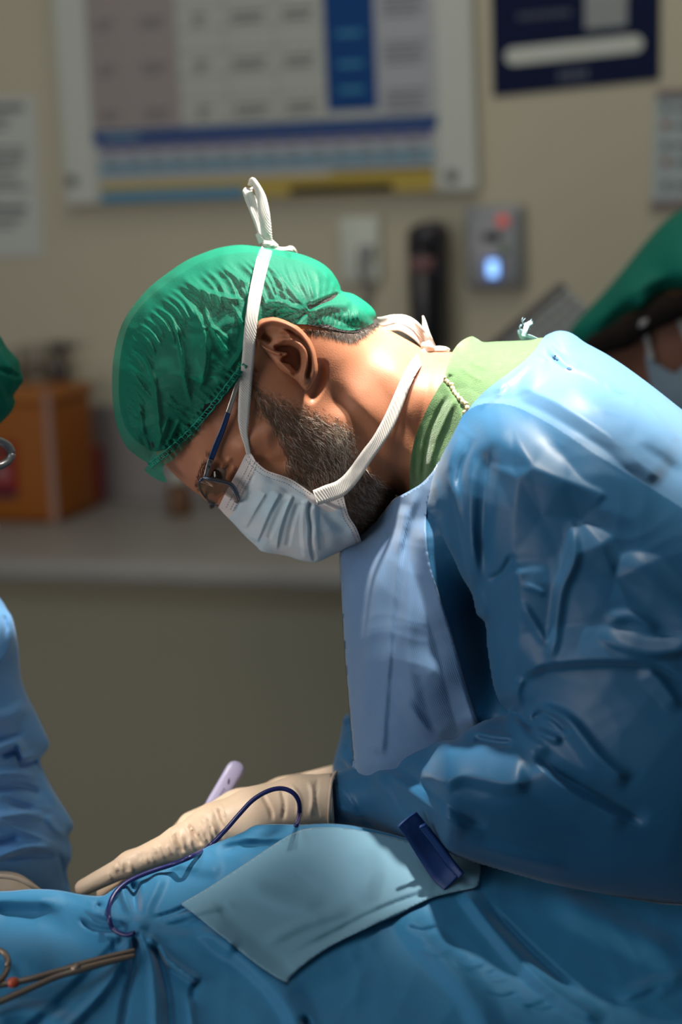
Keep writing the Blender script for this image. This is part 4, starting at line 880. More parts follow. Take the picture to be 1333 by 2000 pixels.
gw = mesh('gown', V, Ft, [m_gown, m_sleeve], su, True, np.concatenate([recess_shade, recess_shade])); gw['label'] = 'blue nonwoven surgical gown'
FP = [(697, 1512), (690, 1470), (684, 1400), (678, 1330), (672, 1250), (667, 1170), (664, 1110), (666, 1074), (690, 1052), (722, 1028), (742, 1008), (758, 988), (770, 974), (786, 966), (806, 955), (826, 942), (846, 920), (860, 898), (858, 925), (842, 965), (833, 1010), (838, 1090), (861, 1170), (887, 1250), (912, 1340), (940, 1430), (962, 1540), (930, 1604), (780, 1548)]
fpo = cr(FP, 5, True); px, py, F, bo = grid(fpo, 3.5); h, st, dA = to_field(px, py); df = D0-h-st-.0018
V, F3 = shell(px, py, F, bo, df, df+.0008, closed=True); fpn = mesh('front_panel', V, F3, m_front, gw); fpn['label'] = 'paler ribbed chest panel'
tor_d = lambda x, y: (lambda a: D0-a[0]-a[1])(to_field(x, y))

# near sleeve
SL = [(905, 808), (928, 792), (955, 786), (1000, 790), (1051, 813), (1097, 840), (1166, 886), (1238, 930), (1333, 990), (1460, 1080), (1560, 1200), (1600, 1400), (1580, 1600), (1480, 1770), (1333, 1777), (1260, 1768), (1180, 1753), (1100, 1735), (1020, 1713), (940, 1690), (870, 1668), (800, 1648), (740, 1632), (690, 1620), (645, 1613), (641, 1590), (642, 1560), (648, 1530), (656, 1512), (675, 1501), (700, 1490), (716, 1482), (745, 1468), (800, 1453), (850, 1446), (885, 1442), (900, 1436), (915, 1422), (940, 1408), (965, 1400), (991, 1392), (976, 1374), (964, 1345), (957, 1310), (950, 1260), (946, 1217), (930, 1200), (920, 1160), (899, 1124), (880, 1082), (850, 1034), (828, 1002), (834, 960), (842, 935), (856, 902), (876, 862), (892, 832)]
slo = cr(SL, 5, True)
top_line = cr(SL[:11], 5); zl = np.vstack([slo[12*5:]])
SLC = [(905, 808, 0), (940, 900, 44), (880, 930, 26), (880, 1020, 24), (930, 1080, 40), (1000, 1000, 68), (1000, 880, 62), (1100, 950, 78), (1100, 860, 62), (1200, 920, 70), (1200, 1000, 84), (1320, 1050, 86), (1050, 1150, 74), (1200, 1200, 96), (1350, 1300, 104), (1000, 1250, 48), (1030, 1350, 46), (1200, 1500, 92), (1330, 1620, 84), (1000, 1540, 70), (1050, 1450, 64), (850, 1550, 52), (740, 1550, 38), (665, 1560, 28), (1450, 1500, 100), (1450, 1200, 96), (1100, 1650, 52), (950, 1640, 34)]
zs = [tuple(p) for p in zl[::4]]
sl_q = tps(zs+[(a, b) for a, b, _ in SLC], [0]*len(zs)+[(h*.001)**2 for *_, h in SLC])
SS = [([(868, 905), (884, 952), (897, 1010), (909, 1065), (919, 1122), (930, 1180)], 26, 8, 6, 1.1), ([(850, 930), (856, 975), (848, 1010)], 8, 12, 4, 1.1), ([(862, 1000), (848, 1010), (836, 1004)], 10, 8, -4, 0), ([(905, 840), (884, 885), (872, 930)], 14, 10, 4, 1.1), ([(930, 850), (905, 905), (892, 960)], 9, 9, -4, 0),
      ([(962, 850), (950, 950), (943, 1060), (944, 1130)], 22, 20, -6, 1.1), ([(925, 870), (918, 960), (925, 1060), (938, 1150)], 18, 16, 5, 1.1), ([(950, 1132), (980, 1119), (1004, 1080)], 8, 12, -5, 1.1), ([(938, 1150), (946, 1185), (950, 1215)], 8, 10, 4, 1.1),
      ([(1185, 1055), (1250, 1100), (1300, 1150), (1340, 1200), (1400, 1300)], 60, 60, 8, 0), ([(1160, 1236), (1220, 1262), (1280, 1275), (1370, 1262)], 34, 18, 6, 0), ([(1180, 1215), (1230, 1206), (1290, 1236)], 20, 20, 3, 0), ([(1116, 1012), (1122, 1090), (1099, 1150), (1090, 1200), (1081, 1262), (1064, 1302)], 16, 18, 5, 1.1, .15), ([(1020, 1141), (1045, 1150), (1068, 1163)], 6, 9, 3, 1.1), ([(1016, 1172), (1045, 1218), (1074, 1268)], 10, 16, 4, 1.0),
      ([(1010, 1095), (1015, 1150), (1015, 1210), (1006, 1290), (996, 1382)], 60, 20, 8, 1.0, .1), ([(1012, 1324), (1067, 1298), (1176, 1289), (1279, 1296), (1340, 1330), (1420, 1400)], 70, 14, 9, 1.0, .1), ([(1024, 1320), (1012, 1350), (1016, 1385)], 10, 14, 5, 1.1),
      ([(1006, 1386), (1026, 1410), (1046, 1424)], 10, 10, -9, 1.0, .1), ([(1040, 1412), (1058, 1394), (1085, 1405), (1113, 1432)], 10, 8, -9, 1.0, .12), ([(1050, 1384), (1105, 1404), (1138, 1440), (1170, 1482), (1230, 1530)], 18, 30, 9, 1.1, .12), ([(1044, 1424), (1074, 1440), (1100, 1448)], 14, 12, 7, 0), ([(1000, 1396), (1030, 1440), (1080, 1470)], 16, 20, 5, 1.1),
      ([(1040, 1462), (1084, 1508), (1150, 1545), (1210, 1580), (1268, 1612)], 34, 14, -9, 1.2, .15), ([(1050, 1480), (1090, 1530), (1150, 1570), (1230, 1610)], 10, 46, 5, 1.1, .15), ([(735, 1487), (790, 1508), (850, 1552), (910, 1596), (958, 1620)], 26, 12, -7, 1.2, .15), ([(726, 1500), (780, 1525), (840, 1575), (920, 1626)], 10, 40, 6, 1.1, .15), ([(822, 1506), (864, 1526), (908, 1514), (985, 1530), (1036, 1530)], 70, 24, 8, 1.0, .12), ([(925, 1442), (965, 1452), (1004, 1453)], 10, 8, -6, 1.0, .12), ([(915, 1426), (960, 1436), (1010, 1442)], 10, 9, 5, 1.1),
      ([(716, 1500), (740, 1518), (772, 1576), (815, 1622)], 16, 30, 6, 1.1), ([(655, 1528), (676, 1550), (702, 1592)], 8, 12, 4.5, 1.1), ([(652, 1520), (700, 1508), (740, 1512)], 6, 10, -3, 1.0), ([(700, 1594), (730, 1612), (765, 1632)], 8, 10, -4.5, 1.0), ([(652, 1575), (690, 1590), (720, 1600)], 8, 8, 3, 1.1), ([(900, 1640), (1000, 1672), (1120, 1700)], 24, 16, 4, 1.1), ([(1250, 1296), (1290, 1330), (1333, 1390)], 12, 30, 5, 1.1)]
TV = [[(905, 808, 0), (955, 786, 0), (1000, 792, -2), (1051, 813, -5), (1097, 840, -6), (1166, 886, -6), (1238, 932, -8), (1333, 960, -7), (1480, 1050, -3), (1580, 1200, 0)],
      [(1003, 834, 1), (1040, 912, 8), (1104, 934, 9), (1176, 962, 10), (1250, 972, -5), (1333, 978, -6), (1460, 1010, -2)], [(1038, 914, 8), (1014, 932, 6), (1003, 912, 1)], [(1104, 935, 9), (1134, 1013, -2), (1225, 1027, -5), (1245, 1022, -6)], [(1226, 1029, -5), (1178, 1064, 7), (1130, 1082, 3)], [(1134, 1015, -2), (1177, 1062, 7)], [(1178, 964, 10), (1243, 1020, -6)], [(1246, 1024, -6), (1333, 1070, 6), (1450, 1130, 4)],
      [(1014, 933, 6), (1004, 1000, 2), (1004, 1082, 1)], [(1092, 1075, -3)], [(1060, 1010, -3)], [(955, 905, 0)], [(900, 960, 0)], [(870, 1000, 0)], [(900, 880, 0)], [(910, 1100, 0)], [(930, 1160, 0)], [(945, 1080, -2)], [(1010, 1140, 0)], [(1100, 1140, 0)], [(1200, 1130, 0)], [(1333, 1180, 0)], [(1480, 1240, 0)], [(1000, 1300, 0)], [(1200, 1300, 0)], [(1400, 1400, 0)], [(960, 1300, 0)], [(1560, 1500, 0)], [(1000, 1450, 0)], [(800, 1500, 0)], [(650, 1515, 0)], [(650, 1605, 0)], [(900, 1670, 0)], [(1200, 1750, 0)], [(1500, 1760, 0)]]
px, py, F, bo = grid(slo, 3.0)
ds = 1.405+.085*sstep(900, 660, px)*sstep(1380, 1460, py)+.02*sstep(880, 830, px)
dz = pl(px, py, zl)[0]; dt = pl(px, py, top_line)[0]
q = np.maximum(sl_q(px, py), (np.minimum(dz, 60)*.000375)**2*.6); h = np.where(dz < .6, 0, np.sqrt(q)); st = strokes(px, py, SS)+tin(px, py, TV)+crump(px+300, py, .2)
raw = ds-h-st*np.clip(dz/12, .08, 1)
td_ = tor_d(px, py)-.0025; w = sstep(0, 85, dt)
sl_front = np.minimum(td_*(1-w)+raw*w, np.where(dz > 40, tor_d(px, py)-.002, 9))
V, Fsl = shell(px, py, F, bo, sl_front, np.maximum(ds+h*.8, sl_front+.002), closed=False)
V2 = vsmooth(V, np.asarray(Fsl), 4)
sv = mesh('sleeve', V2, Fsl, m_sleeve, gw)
sl_d = near(px, py, sl_front)
# far sleeve behind the chest
FS = [(700, 1378), (688, 1386), (680, 1394), (672, 1400), (668, 1418), (664, 1440), (655, 1475), (650, 1505), (654, 1530), (680, 1560), (740, 1560), (790, 1480), (770, 1390), (730, 1370)]
fso = cr(FS, 5, True); px, py, F, bo = grid(fso, 2.5); q = tps([tuple(p) for p in fso[::3]]+[(720, 1460), (700, 1510), (690, 1440)], [0]*len(fso[::3])+[.05**2, .045**2, .034**2])(px, py)
h = np.sqrt(np.maximum(q, 0)); h[bo] = 0; dd = pl(px, py, np.vstack([fso, fso[:1]]))[0]
st = strokes(px, py, [([(664, 1405), (680, 1412), (694, 1408)], 7, 8, -5, 0), ([(668, 1400), (684, 1402), (700, 1396)], 6, 6, 4), ([(672, 1450), (690, 1480), (704, 1500)], 10, 10, -5, 0), ([(660, 1470), (680, 1490), (700, 1520)], 8, 8, 4), ([(668, 1420), (690, 1440), (705, 1470)], 8, 12, 4)])*np.clip(dd/8, 0, 1)
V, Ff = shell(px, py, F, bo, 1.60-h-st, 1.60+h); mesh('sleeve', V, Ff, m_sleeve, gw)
# frayed tie at the back of the neck and crumpled collar binding
b = MB(); b.add(*tie([(1046, 672, D0), (1034, 664, D0), (1024, 658, D0), (1018, 650, D0), (1016, 643, D0)], [26, 22, 17, 13, 9], [10, 20, 30, 10, 0], cup=.001)); b.add(*tie([(1024, 656, D0-.002), (1027, 645, D0-.002), (1030, 636, D0), (1040, 629, D0)], [9, 9, 10, 9], [0, 30, 10, 40]))
for k in range(14):
    a = random.uniform(-.9, 2.2); L = random.uniform(5, 13); x0, y0 = random.choice([(1022, 632), (1036, 629), (1028, 640), (1016, 643)])
    b.add(*tube([PV(x0, y0, D0), PV(x0+L*.5*math.sin(a), y0-L*.5*math.cos(a), D0+.001), PV(x0+L*math.sin(a+.4), y0-L*math.cos(a+.4), D0)], .00025, 5))
b.build('neck_tie', mat('tie_pale_blue', (.42, .60, .70), .7, .3, bump=(900, .5, .001), trans=.2), gw)
# gloves
m_glove = mat('latex_cream', (.66, .50, .37), .45, .4, bump=(500, .15, .0008), sss=.12, sssr=(1, .45, .25), sssc=.005)
def C(a, b, ra, rb): return (PV(*a), PV(*b), ra, rb)
g = [C((660, 1562, 1.50), (585, 1570, 1.50), .0195, .020), C((650, 1562, 1.525), (585, 1568, 1.53), .020, .0195), C((585, 1570, 1.50), (500, 1594, 1.495), .0200, .0205), C((585, 1566, 1.53), (470, 1592, 1.545), .0195, .0190), C((500, 1594, 1.495), (420, 1616, 1.495), .0205, .0172), C((500, 1592, 1.52), (400, 1618, 1.525), .0195, .0155), C((470, 1592, 1.545), (380, 1620, 1.548), .0185, .0140),
     C((420, 1616, 1.495), (352, 1645, 1.497), .0170, .0118), C((352, 1645, 1.497), (255, 1687, 1.505), .0112, .0086), C((255, 1687, 1.505), (162, 1734, 1.515), .0086, .0062),
     C((400, 1622, 1.522), (335, 1662, 1.522), .0135, .0105), C((335, 1662, 1.522), (265, 1706, 1.528), .0100, .0086), C((265, 1706, 1.528), (205, 1746, 1.534), .0084, .0066),
     C((385, 1626, 1.545), (330, 1672, 1.548), .0130, .0105), C((330, 1672, 1.548), (280, 1722, 1.548), .0098, .0088), C((280, 1722, 1.548), (262, 1760, 1.545), .0084, .0068),
     C((372, 1628, 1.566), (322, 1664, 1.572), .0125, .0100), C((322, 1664, 1.572), (286, 1705, 1.572), .0096, .0085), C((286, 1705, 1.572), (282, 1738, 1.568), .0082, .0066),
     C((540, 1600, 1.55), (450, 1650, 1.575), .0165, .0125), C((450, 1650, 1.575), (390, 1672, 1.582), .0115, .0095), C((390, 1672, 1.582), (340, 1690, 1.580), .0090, .0070)]
V, F = nets(g, .006, .0014, cut=[(PV(652, 1560, 1.51), (PV(700, 1560, 1.51)-PV(600, 1566, 1.51))/np.linalg.norm(PV(700, 1560, 1.51)-PV(600, 1566, 1.51)))])
V = vsmooth(V, F, 3); gx, gy, gd = pix(V)
GS = []
for k in range(30):
    t = (k+.5)/30; x0 = np.interp(t, [0, .6, 1], [205, 380, 440]); y0 = np.interp(x0, [150, 255, 352, 420, 500], [1738, 1687, 1645, 1616, 1594]); hh = np.interp(x0, [200, 300, 400, 450], [14, 22, 40, 48]); x0 += random.uniform(-4, 4); sk = random.uniform(.1, .6)
    y1 = y0+random.uniform(-.5, .5)*hh; L = hh*random.uniform(.35, .8)
    GS.append(([(x0-L*.35, y1-L), (x0+random.uniform(-3, 3), y1), (x0+L*sk, y1+L)], random.uniform(3, 5), random.uniform(4, 7), random.choice([1.1, 1.3, .9, -.6, 1.2]), 0))
GS += [([(428, 1572), (436, 1600), (448, 1622)], 5, 7, -2.2, 0), ([(365, 1606), (384, 1632), (396, 1652)], 5, 7, -2.4, 0), ([(342, 1622), (352, 1650), (360, 1668)], 5, 6, -2, 0), ([(510, 1548), (528, 1580), (534, 1604)], 5, 7, -1.6, 0), ([(548, 1535), (556, 1570), (552, 1605)], 6, 6, -1.4, 0), ([(600, 1518), (612, 1550), (606, 1600)], 6, 8, 1.2, 0), ([(622, 1510), (616, 1560), (625, 1600)], 6, 5, -1.2, 0), ([(566, 1530), (585, 1560), (580, 1600)], 7, 6, 1.2, 0)]
facing = gd < 1.53
V = tape(V, np.where(facing, strokes(gx, gy, GS)*1.5, 0)); gl_ = mesh('glove', V, F, m_glove, su)
gl_['label'] = 'cream latex glove with the fingers reaching down'
rr = cr(np.array([(657, 1508, 1.515), (649, 1522, 1.487), (645, 1550, 1.478), (643, 1580, 1.478), (643, 1606, 1.486), (648, 1622, 1.505)], float), 8); V, F = tube(P(rr[:, 0], rr[:, 1], rr[:, 2]), .0012, 8); mesh('glove_cuff', V, F, m_glove, gl_)
g = [C((690, 1540, 1.62), (560, 1580, 1.61), .022, .024), C((560, 1580, 1.61), (450, 1615, 1.60), .024, .019), C((440, 1600, 1.598), (385, 1610, 1.595), .0125, .0100), C((385, 1611, 1.595), (362, 1624, 1.592), .0095, .0085), C((362, 1624, 1.592), (330, 1660, 1.595), .0085, .0065), C((450, 1620, 1.615), (390, 1640, 1.615), .013, .010), C((390, 1640, 1.615), (340, 1690, 1.61), .0095, .0065), C((460, 1630, 1.632), (400, 1655, 1.634), .013, .010), C((400, 1655, 1.634), (360, 1700, 1.63), .0095, .0065), C((480, 1640, 1.645), (420, 1670, 1.648), .012, .009), C((420, 1670, 1.648), (385, 1705, 1.645), .0085, .006), C((520, 1620, 1.60), (450, 1660, 1.592), .014, .011), C((450, 1660, 1.592), (390, 1676, 1.592), .010, .0075)]
V, F = nets(g, .006, .002); V = vsmooth(V, F, 2); mesh('glove', V, F, m_glove, su)
# ------------------------------------------------------------------ the draped table
ZD = 1.05
TILT = math.radians(26); PN = np.array(cw(0, -math.sin(TILT), math.cos(TILT))); PC = PV(600, 1612, 1.452)
def dplane(px, py, z):                           # the side of the draped body slopes down towards the viewer
    px = np.asarray(px, float); py = np.asarray(py, float)
    return ((PC-CAM)@PN)/((px-CX)/FPX*(RT@PN)-(py-CY)/FPX*(UP@PN)+FW@PN)
CREST = [(-700, 1730), (-300, 1738), (-120, 1742), (0, 1743), (60, 1739), (110, 1741), (160, 1750), (196, 1752), (215, 1742), (245, 1722), (290, 1702), (345, 1683), (400, 1657), (440, 1640), (475, 1626), (500, 1613), (545, 1611), (590, 1612), (640, 1610), (690, 1614), (740, 1624), (800, 1640), (870, 1660), (940, 1683), (1020, 1706), (1100, 1728), (1180, 1746), (1260, 1760), (1333, 1768), (1600, 1780), (2100, 1800)]
cc = cr(CREST, 5)
do = np.vstack([cc, [(2100, 2480), (-700, 2480)]])
px, py, F, bo = grid(do, 4.0)
G = (272, 1806)                                  # gathered knot
DS = [([(272, 1815), (285, 1850), (298, 1900), (305, 2000), (312, 2150)], 16, 14, 10, 1.1, .05), ([(285, 1820), (325, 1870), (370, 1905), (395, 1915)], 14, 12, 11, 1.1, .12), ([(300, 1835), (318, 1890), (330, 1950), (338, 2060)], 12, 14, -9, 0, .1), ([(262, 1818), (240, 1870), (205, 1930), (140, 2000), (60, 2080)], 14, 18, 9, 1.1, .08), ([(255, 1822), (200, 1880), (120, 1960), (20, 2050)], 22, 20, -7, 0, .1), ([(262, 1824), (262, 1890), (245, 1960), (230, 2060)], 12, 12, -8, 0, .08), ([(365, 1935), (375, 2000), (380, 2080)], 14, 14, 7, 0), ([(395, 1912), (378, 1930), (372, 1960)], 8, 8, -5, 0),
      ([(285, 1808), (340, 1795), (410, 1775), (470, 1768)], 14, 12, 5, 1.1), ([(288, 1814), (350, 1830), (420, 1828), (470, 1848)], 20, 40, 6, 1.1, .1), ([(286, 1800), (340, 1785), (390, 1760)], 12, 12, -5, 0), ([(258, 1800), (225, 1795), (192, 1785), (165, 1768)], 10, 14, 7, 1.1, .12), ([(262, 1808), (220, 1818), (180, 1812), (150, 1790)], 10, 10, -5, 0), ([(265, 1796), (250, 1770), (240, 1740), (250, 1720)], 12, 12, 6, 1.1), ([(268, 1795), (262, 1750), (262, 1715)], 14, 18, -8, 0), ([(276, 1795), (300, 1740), (320, 1700)], 20, 22, 6, 0), ([(165, 1766), (185, 1778), (200, 1760)], 10, 10, -4, 0),
      ([(-60, 1790), (60, 1800), (150, 1830), (220, 1860)], 60, 60, -9, 0), ([(-100, 1760), (40, 1758), (130, 1764)], 30, 26, 6, 0), ([(-60, 1880), (40, 1870), (120, 1880)], 60, 50, 6, 0), ([(-40, 1990), (60, 1975), (160, 2010)], 30, 40, 8, 0), ([(330, 1690), (380, 1690), (440, 1700)], 24, 30, 5, 0), ([(400, 1740), (430, 1765), (450, 1790)], 14, 14, -4, 0), ([(420, 1665), (490, 1650), (560, 1650)], 16, 20, -5, 0), ([(460, 1632), (520, 1640), (580, 1625)], 12, 16, 4, 1.1),
      ([(360, 1780), (430, 1836), (500, 1890), (560, 1960), (600, 2060), (620, 2200)], 50, 30, 9, 0, .15), ([(590, 1980), (612, 2050), (625, 2200)], 14, 14, -12, 0, .1), ([(520, 1930), (640, 1860), (760, 1790)], 40, 60, 4, 0), ([(780, 1780), (850, 1860), (930, 1960), (980, 2080)], 46, 40, 8, 0, .1), ([(900, 1730), (960, 1810), (1060, 1920), (1180, 2000)], 26, 22, 8, 1.0, .1), ([(940, 1760), (1040, 1860), (1140, 1950)], 16, 20, -6, 0), ([(1060, 1740), (1180, 1800), (1350, 1880)], 40, 50, 7, 0), ([(1200, 1960), (1270, 1930), (1350, 1900)], 26, 30, 6, 1.1), ([(1180, 1965), (1230, 1960), (1300, 1925)], 22, 20, -2.5, 0)]
for k in range(12):                              # small creases across the front fall
    x0 = 780+k*22+random.uniform(-12, 12); y0 = 1818+k*13+random.uniform(-14, 14); DS.append(([(x0, y0), (x0+32, y0+14), (x0+72, y0+4)], 8, 11, random.uniform(-3.5, 3.5), 0))
def d_field(x, y):
    up = strokes(x, y, DS)+crump(x, y, .4)
    kn = np.exp(-(((x-G[0])/24)**2+((y-G[1])/20)**2))*.014
    return dplane(x, y, ZD)-(up+kn)*1.0
dcr = pl(px, py, cc)[0]
dd = d_field(px, py); b0 = dplane(px, py, ZD); dd = b0+(dd-b0)*np.clip(dcr/10, .0, 1)
dd += .05*np.clip(1-dcr/18, 0, 1)**2*0
V = P(px, py, dd)
# back fall of the drape behind the crest
n0 = len(V); k = len(cc); cp3 = P(cc[:, 0], cc[:, 1], dplane(cc[:, 0], cc[:, 1], ZD)); back = np.array(cw(0, 1, 0)); rows = [cp3]
for s, z in ((.008, -.002), (.025, -.018), (.05, -.055), (.07, -.12), (.09, -.22), (.10, -.45), (.10, -.6)): rows.append(cp3+back*s+np.array([0, 0, z]))
Vb = np.vstack(rows); Fb = [(n0+i*k+j, n0+i*k+j+1, n0+(i+1)*k+j+1, n0+(i+1)*k+j) for i in range(len(rows)-1) for j in range(k-1)]
fr = np.stack([np.linspace(-700, 2100, 60), np.full(60, 2480.)], 1); f3 = P(fr[:, 0], fr[:, 1], d_field(fr[:, 0], fr[:, 1])); n1 = n0+len(Vb); rows2 = [f3, f3+np.array([0, 0, -.03])-back*.02, f3+np.array([0, 0, -.5])-back*.03]
Vf = np.vstack(rows2); Ff = [(n1+i*60+j, n1+(i+1)*60+j, n1+(i+1)*60+j+1, n1+i*60+j+1) for i in range(2) for j in range(59)]
m_drape = mat('drape_blue', (.016, .15, .30), .6, .3, bump=(500, .1, .001), sheen=.4)
dr_ = mesh('surgical_drape', np.vstack([V, Vb, Vf]), [tuple(f) for f in F]+Fb+Ff, m_drape)
tag(dr_, 'blue surgical drape spread over the table in the foreground, gathered by the clamp', 'drape')
dd_d = near(px, py, dd)
# table under it
lo = cw(-.45, .95, 0); tb = empty('operating_table', tuple(np.array(cw(0, 1.26, 0))), 'operating table under the blue drape', 'table'); TAX = [RZ@np.array([1., 0, 0]), RZ@np.array([0, 1., 0]), np.array([0, 0, 1.])]
mesh('table_top', *box(cw(.04, 1.26, .73), .56, .55, .08, TAX, .02), m_gray, tb); mesh('mattress', *box(cw(.04, 1.25, .80), .54, .50, .06, TAX, .02), m_dark, tb)
mesh('pedestal', *box(cw(0, 1.26, .37), .30, .30, .66, TAX, .02), m_gray, tb); mesh('table_base', *box(cw(0, 1.26, .03), .5, .6, .06, TAX, .02), m_gray, tb)
# pale absorbent sheet
PS = [(352, 1766), (352, 1766), (380, 1786), (420, 1818), (460, 1850), (500, 1882), (536, 1906), (560, 1918), (568, 1908), (600, 1880), (650, 1846), (720, 1812), (780, 1786), (815, 1768), (850, 1752), (900, 1740), (932, 1732), (938, 1714), (940, 1690), (936, 1684), (870, 1663), (800, 1643), (740, 1628), (660, 1616), (600, 1618), (560, 1634), (510, 1666), (450, 1706), (400, 1738)]
po_ = cr(PS, 5, True); px2, py2, F2, b2 = grid(po_, 4.0)
st = strokes(px2, py2, [([(590, 1900), (660, 1850), (740, 1800), (840, 1750)], 14, 10, 3, 1.1), ([(560, 1870), (640, 1830), (760, 1770), (880, 1730)], 10, 16, -2.5, 0), ([(500, 1850), (600, 1800), (700, 1770)], 20, 20, 2.5, 0), ([(700, 1640), (720, 1700), (700, 1770)], 40, 40, 3, 0), ([(470, 1720), (560, 1760), (640, 1770)], 30, 30, 2, 0)])
d2 = np.minimum(d_field(px2, py2), dplane(px2, py2, ZD))-.004-st*1.4
V, F3 = shell(px2, py2, F2, b2, d2, d2+.0015); ps = mesh('absorbent_sheet', V, F3, mat('sheet_pale_blue', (.13, .27, .37), .7, .3, sheen=.3, bump=(300, .1, .001)))
tag(ps, 'pale blue absorbent sheet lying on the blue drape by the sleeve', 'sheet'); ps_d = near(px2, py2, d2)
# dark folded strap
b = MB(); b.add(*tie([(796, 1600, 1.392), (814, 1624, 1.395), (836, 1660, 1.400), (862, 1700, 1.399), (884, 1722, 1.394)], [46, 48, 48, 47, 44], 4, th=.0025, cup=.0015)); b.add(*tie([(826, 1612, 1.388), (852, 1645, 1.392), (880, 1684, 1.394), (902, 1710, 1.390)], [14, 14, 15, 12], -30, th=.003))
o = b.build('drape_strap', mat('strap_navy', (.004, .030, .14), .5, .4, bump=(600, .2, .001))); tag(o, 'dark blue folded strap lying across the pale sheet under the sleeve', 'strap')
# clamp gripping the drape
rt = PV(262, 1862, 1.2); fp = empty('surgical_clamp', tuple(rt), 'steel clamp with finger rings gripping the bunched blue drape', 'clamp')
m_steel = mat('clamp_steel', (.22, .165, .13), .42, .5, metal=.85)
def on(pts, lift): return [PV(x, y, float(dplane(x, y, ZD)+(d_field(np.array([float(x)]), np.array([float(y)]))[0]-dplane(x, y, ZD))*.5)-lift) for x, y in pts]
A1 = cr(np.array(on([(264, 1856), (215, 1869), (160, 1884), (110, 1898), (60, 1912), (10, 1922), (-40, 1930)], .016)), 6); A2 = cr(np.array(on([(264, 1866), (215, 1878), (160, 1893), (110, 1908), (60, 1930), (10, 1952), (-40, 1972)], .018)), 6)
n = len(A1); rr = np.interp(np.linspace(0, 1, n), [0, .15, .35, .45, 1], [.0015, .0022, .0026, .0022, .0022])
mesh('shank', *tube(A1, rr, 10), m_steel, fp); mesh('shank', *tube(A2, rr, 10), m_steel, fp)
mesh('hinge_pin', *lathe([(0, -.003), (.0034, -.003), (.0034, .003), (0, .0035)], on([(148, 1890)], .019)[0], CAM-on([(148, 1890)], .019)[0], 14), m_steel, fp)
th = np.linspace(0, 2*math.pi, 26)
for cx, cy in ((-10, 1888), (-62, 1985)):
    c = on([(cx, cy)], .018)[0]; V, F = tube([c+RT*.0085*math.cos(t)+(UP*.62+FW*.78)*.0135*math.sin(t) for t in th], .0021, 8); mesh('finger_ring', V, F, m_steel, fp)
mesh('red_bead', *lathe([(0, -.004), (.003, -.003), (.0036, 0), (.003, .003), (0, .004)], on([(26, 1919)], .0165)[0], A1[28]-A1[32], 14), mat('bead_red', (.40, .06, .02), .4, .5), fp)
# cable over the glove and the drape
def dz(x, y, l): return float(dplane(x, y, ZD))-l
K = [(579, 1612, dz(579, 1625, .02)), (585, 1592, 1.470), (584, 1566, 1.464), (572, 1548, 1.460), (550, 1540, 1.460), (524, 1545, 1.458), (495, 1562, 1.455), (468, 1590, 1.450), (440, 1622, 1.446), (405, 1656, 1.446), (372, 1674, 1.44), (335, 1689, 1.432), (290, 1704, 1.424), (250, 1722, 1.412), (226, 1743, 1.400), (214, 1768, 1.375), (213, 1792, 1.35), (222, 1815, 1.327), (245, 1826, 1.315), (262, 1822, 1.318)]
for i in range(10, len(K)): K[i] = (K[i][0], K[i][1], float(min(d_field(np.array([float(K[i][0])]), np.array([float(max(K[i][1], 1690))]))[0], dplane(K[i][0], max(K[i][1], 1690), ZD)))-.006)
kc_ = cr(np.array(K), 8); o = mesh('cable', *tube(P(kc_[:, 0], kc_[:, 1], kc_[:, 2]), .0017, 10), mat('cable_navy', (.010, .012, .10), .35, .5)); tag(o, 'thin dark blue cable looping over the glove and drape', 'cable')
# instrument handle behind the glove
h0, h1 = PV(462, 1500, 1.575), PV(395, 1612, 1.565); pn = empty('instrument_handle', tuple(h1), 'pale lilac instrument handle standing up behind the glove', 'instrument')
ax_ = h0-h1; L_ = np.linalg.norm(ax_); ax_ /= L_; sx_ = np.cross(ax_, FW); sx_ /= np.linalg.norm(sx_); fz = np.cross(sx_, ax_)
if fz@(CAM-h0) < 0: fz = -fz
V = []; N_ = 20; prof = [(0, .0045, .003), (.02, .0052, .004), (L_*.75, .0054, .0044), (L_-.002, .0056, .0044), (L_+.002, .0048, .0038), (L_+.0042, .0028, .0024), (L_+.005, .0006, .0006)]
for h_, wx, wz in prof:
    for t in np.arange(N_)*2*math.pi/N_: V.append(h1+ax_*h_+sx_*1.3*wx*np.sign(math.cos(t))*abs(math.cos(t))**.7+fz*wz*np.sign(math.sin(t))*abs(math.sin(t))**.7)
F = [(i*N_+j, i*N_+(j+1) % N_, (i+1)*N_+(j+1) % N_, (i+1)*N_+j) for i in range(len(prof)-1) for j in range(N_)]+[tuple(range(N_-1, -1, -1)), tuple((len(prof)-1)*N_+j for j in range(N_))]
mesh('handle_body', V, F, mat('lilac_plastic', (.36, .34, .52), .35, .5), pn)
b = MB(); s0_ = h1+ax_*(L_-.012)+fz*.0045
b.add(*box(s0_+sx_*-.0005, .0009, .0036, .0005, [sx_*.94+ax_*.34, ax_*.94-sx_*.34, fz])); mesh('button_mark', *box(s0_, .0010, .0038, .0006, [sx_*.94-ax_*.34, ax_*.94+sx_*.34, fz]), mat('mark_dark', (.03, .03, .05), .5, .4), pn)
b = MB()
for k in range(6): b.add(*box(h1+ax_*(L_-.019-k*.0023)+fz*.0045, .0016, .0012, .0004, [sx_, ax_, fz]))
b.build('lettering', mat('mark_grey', (.17, .16, .27), .5, .4), pn, False)
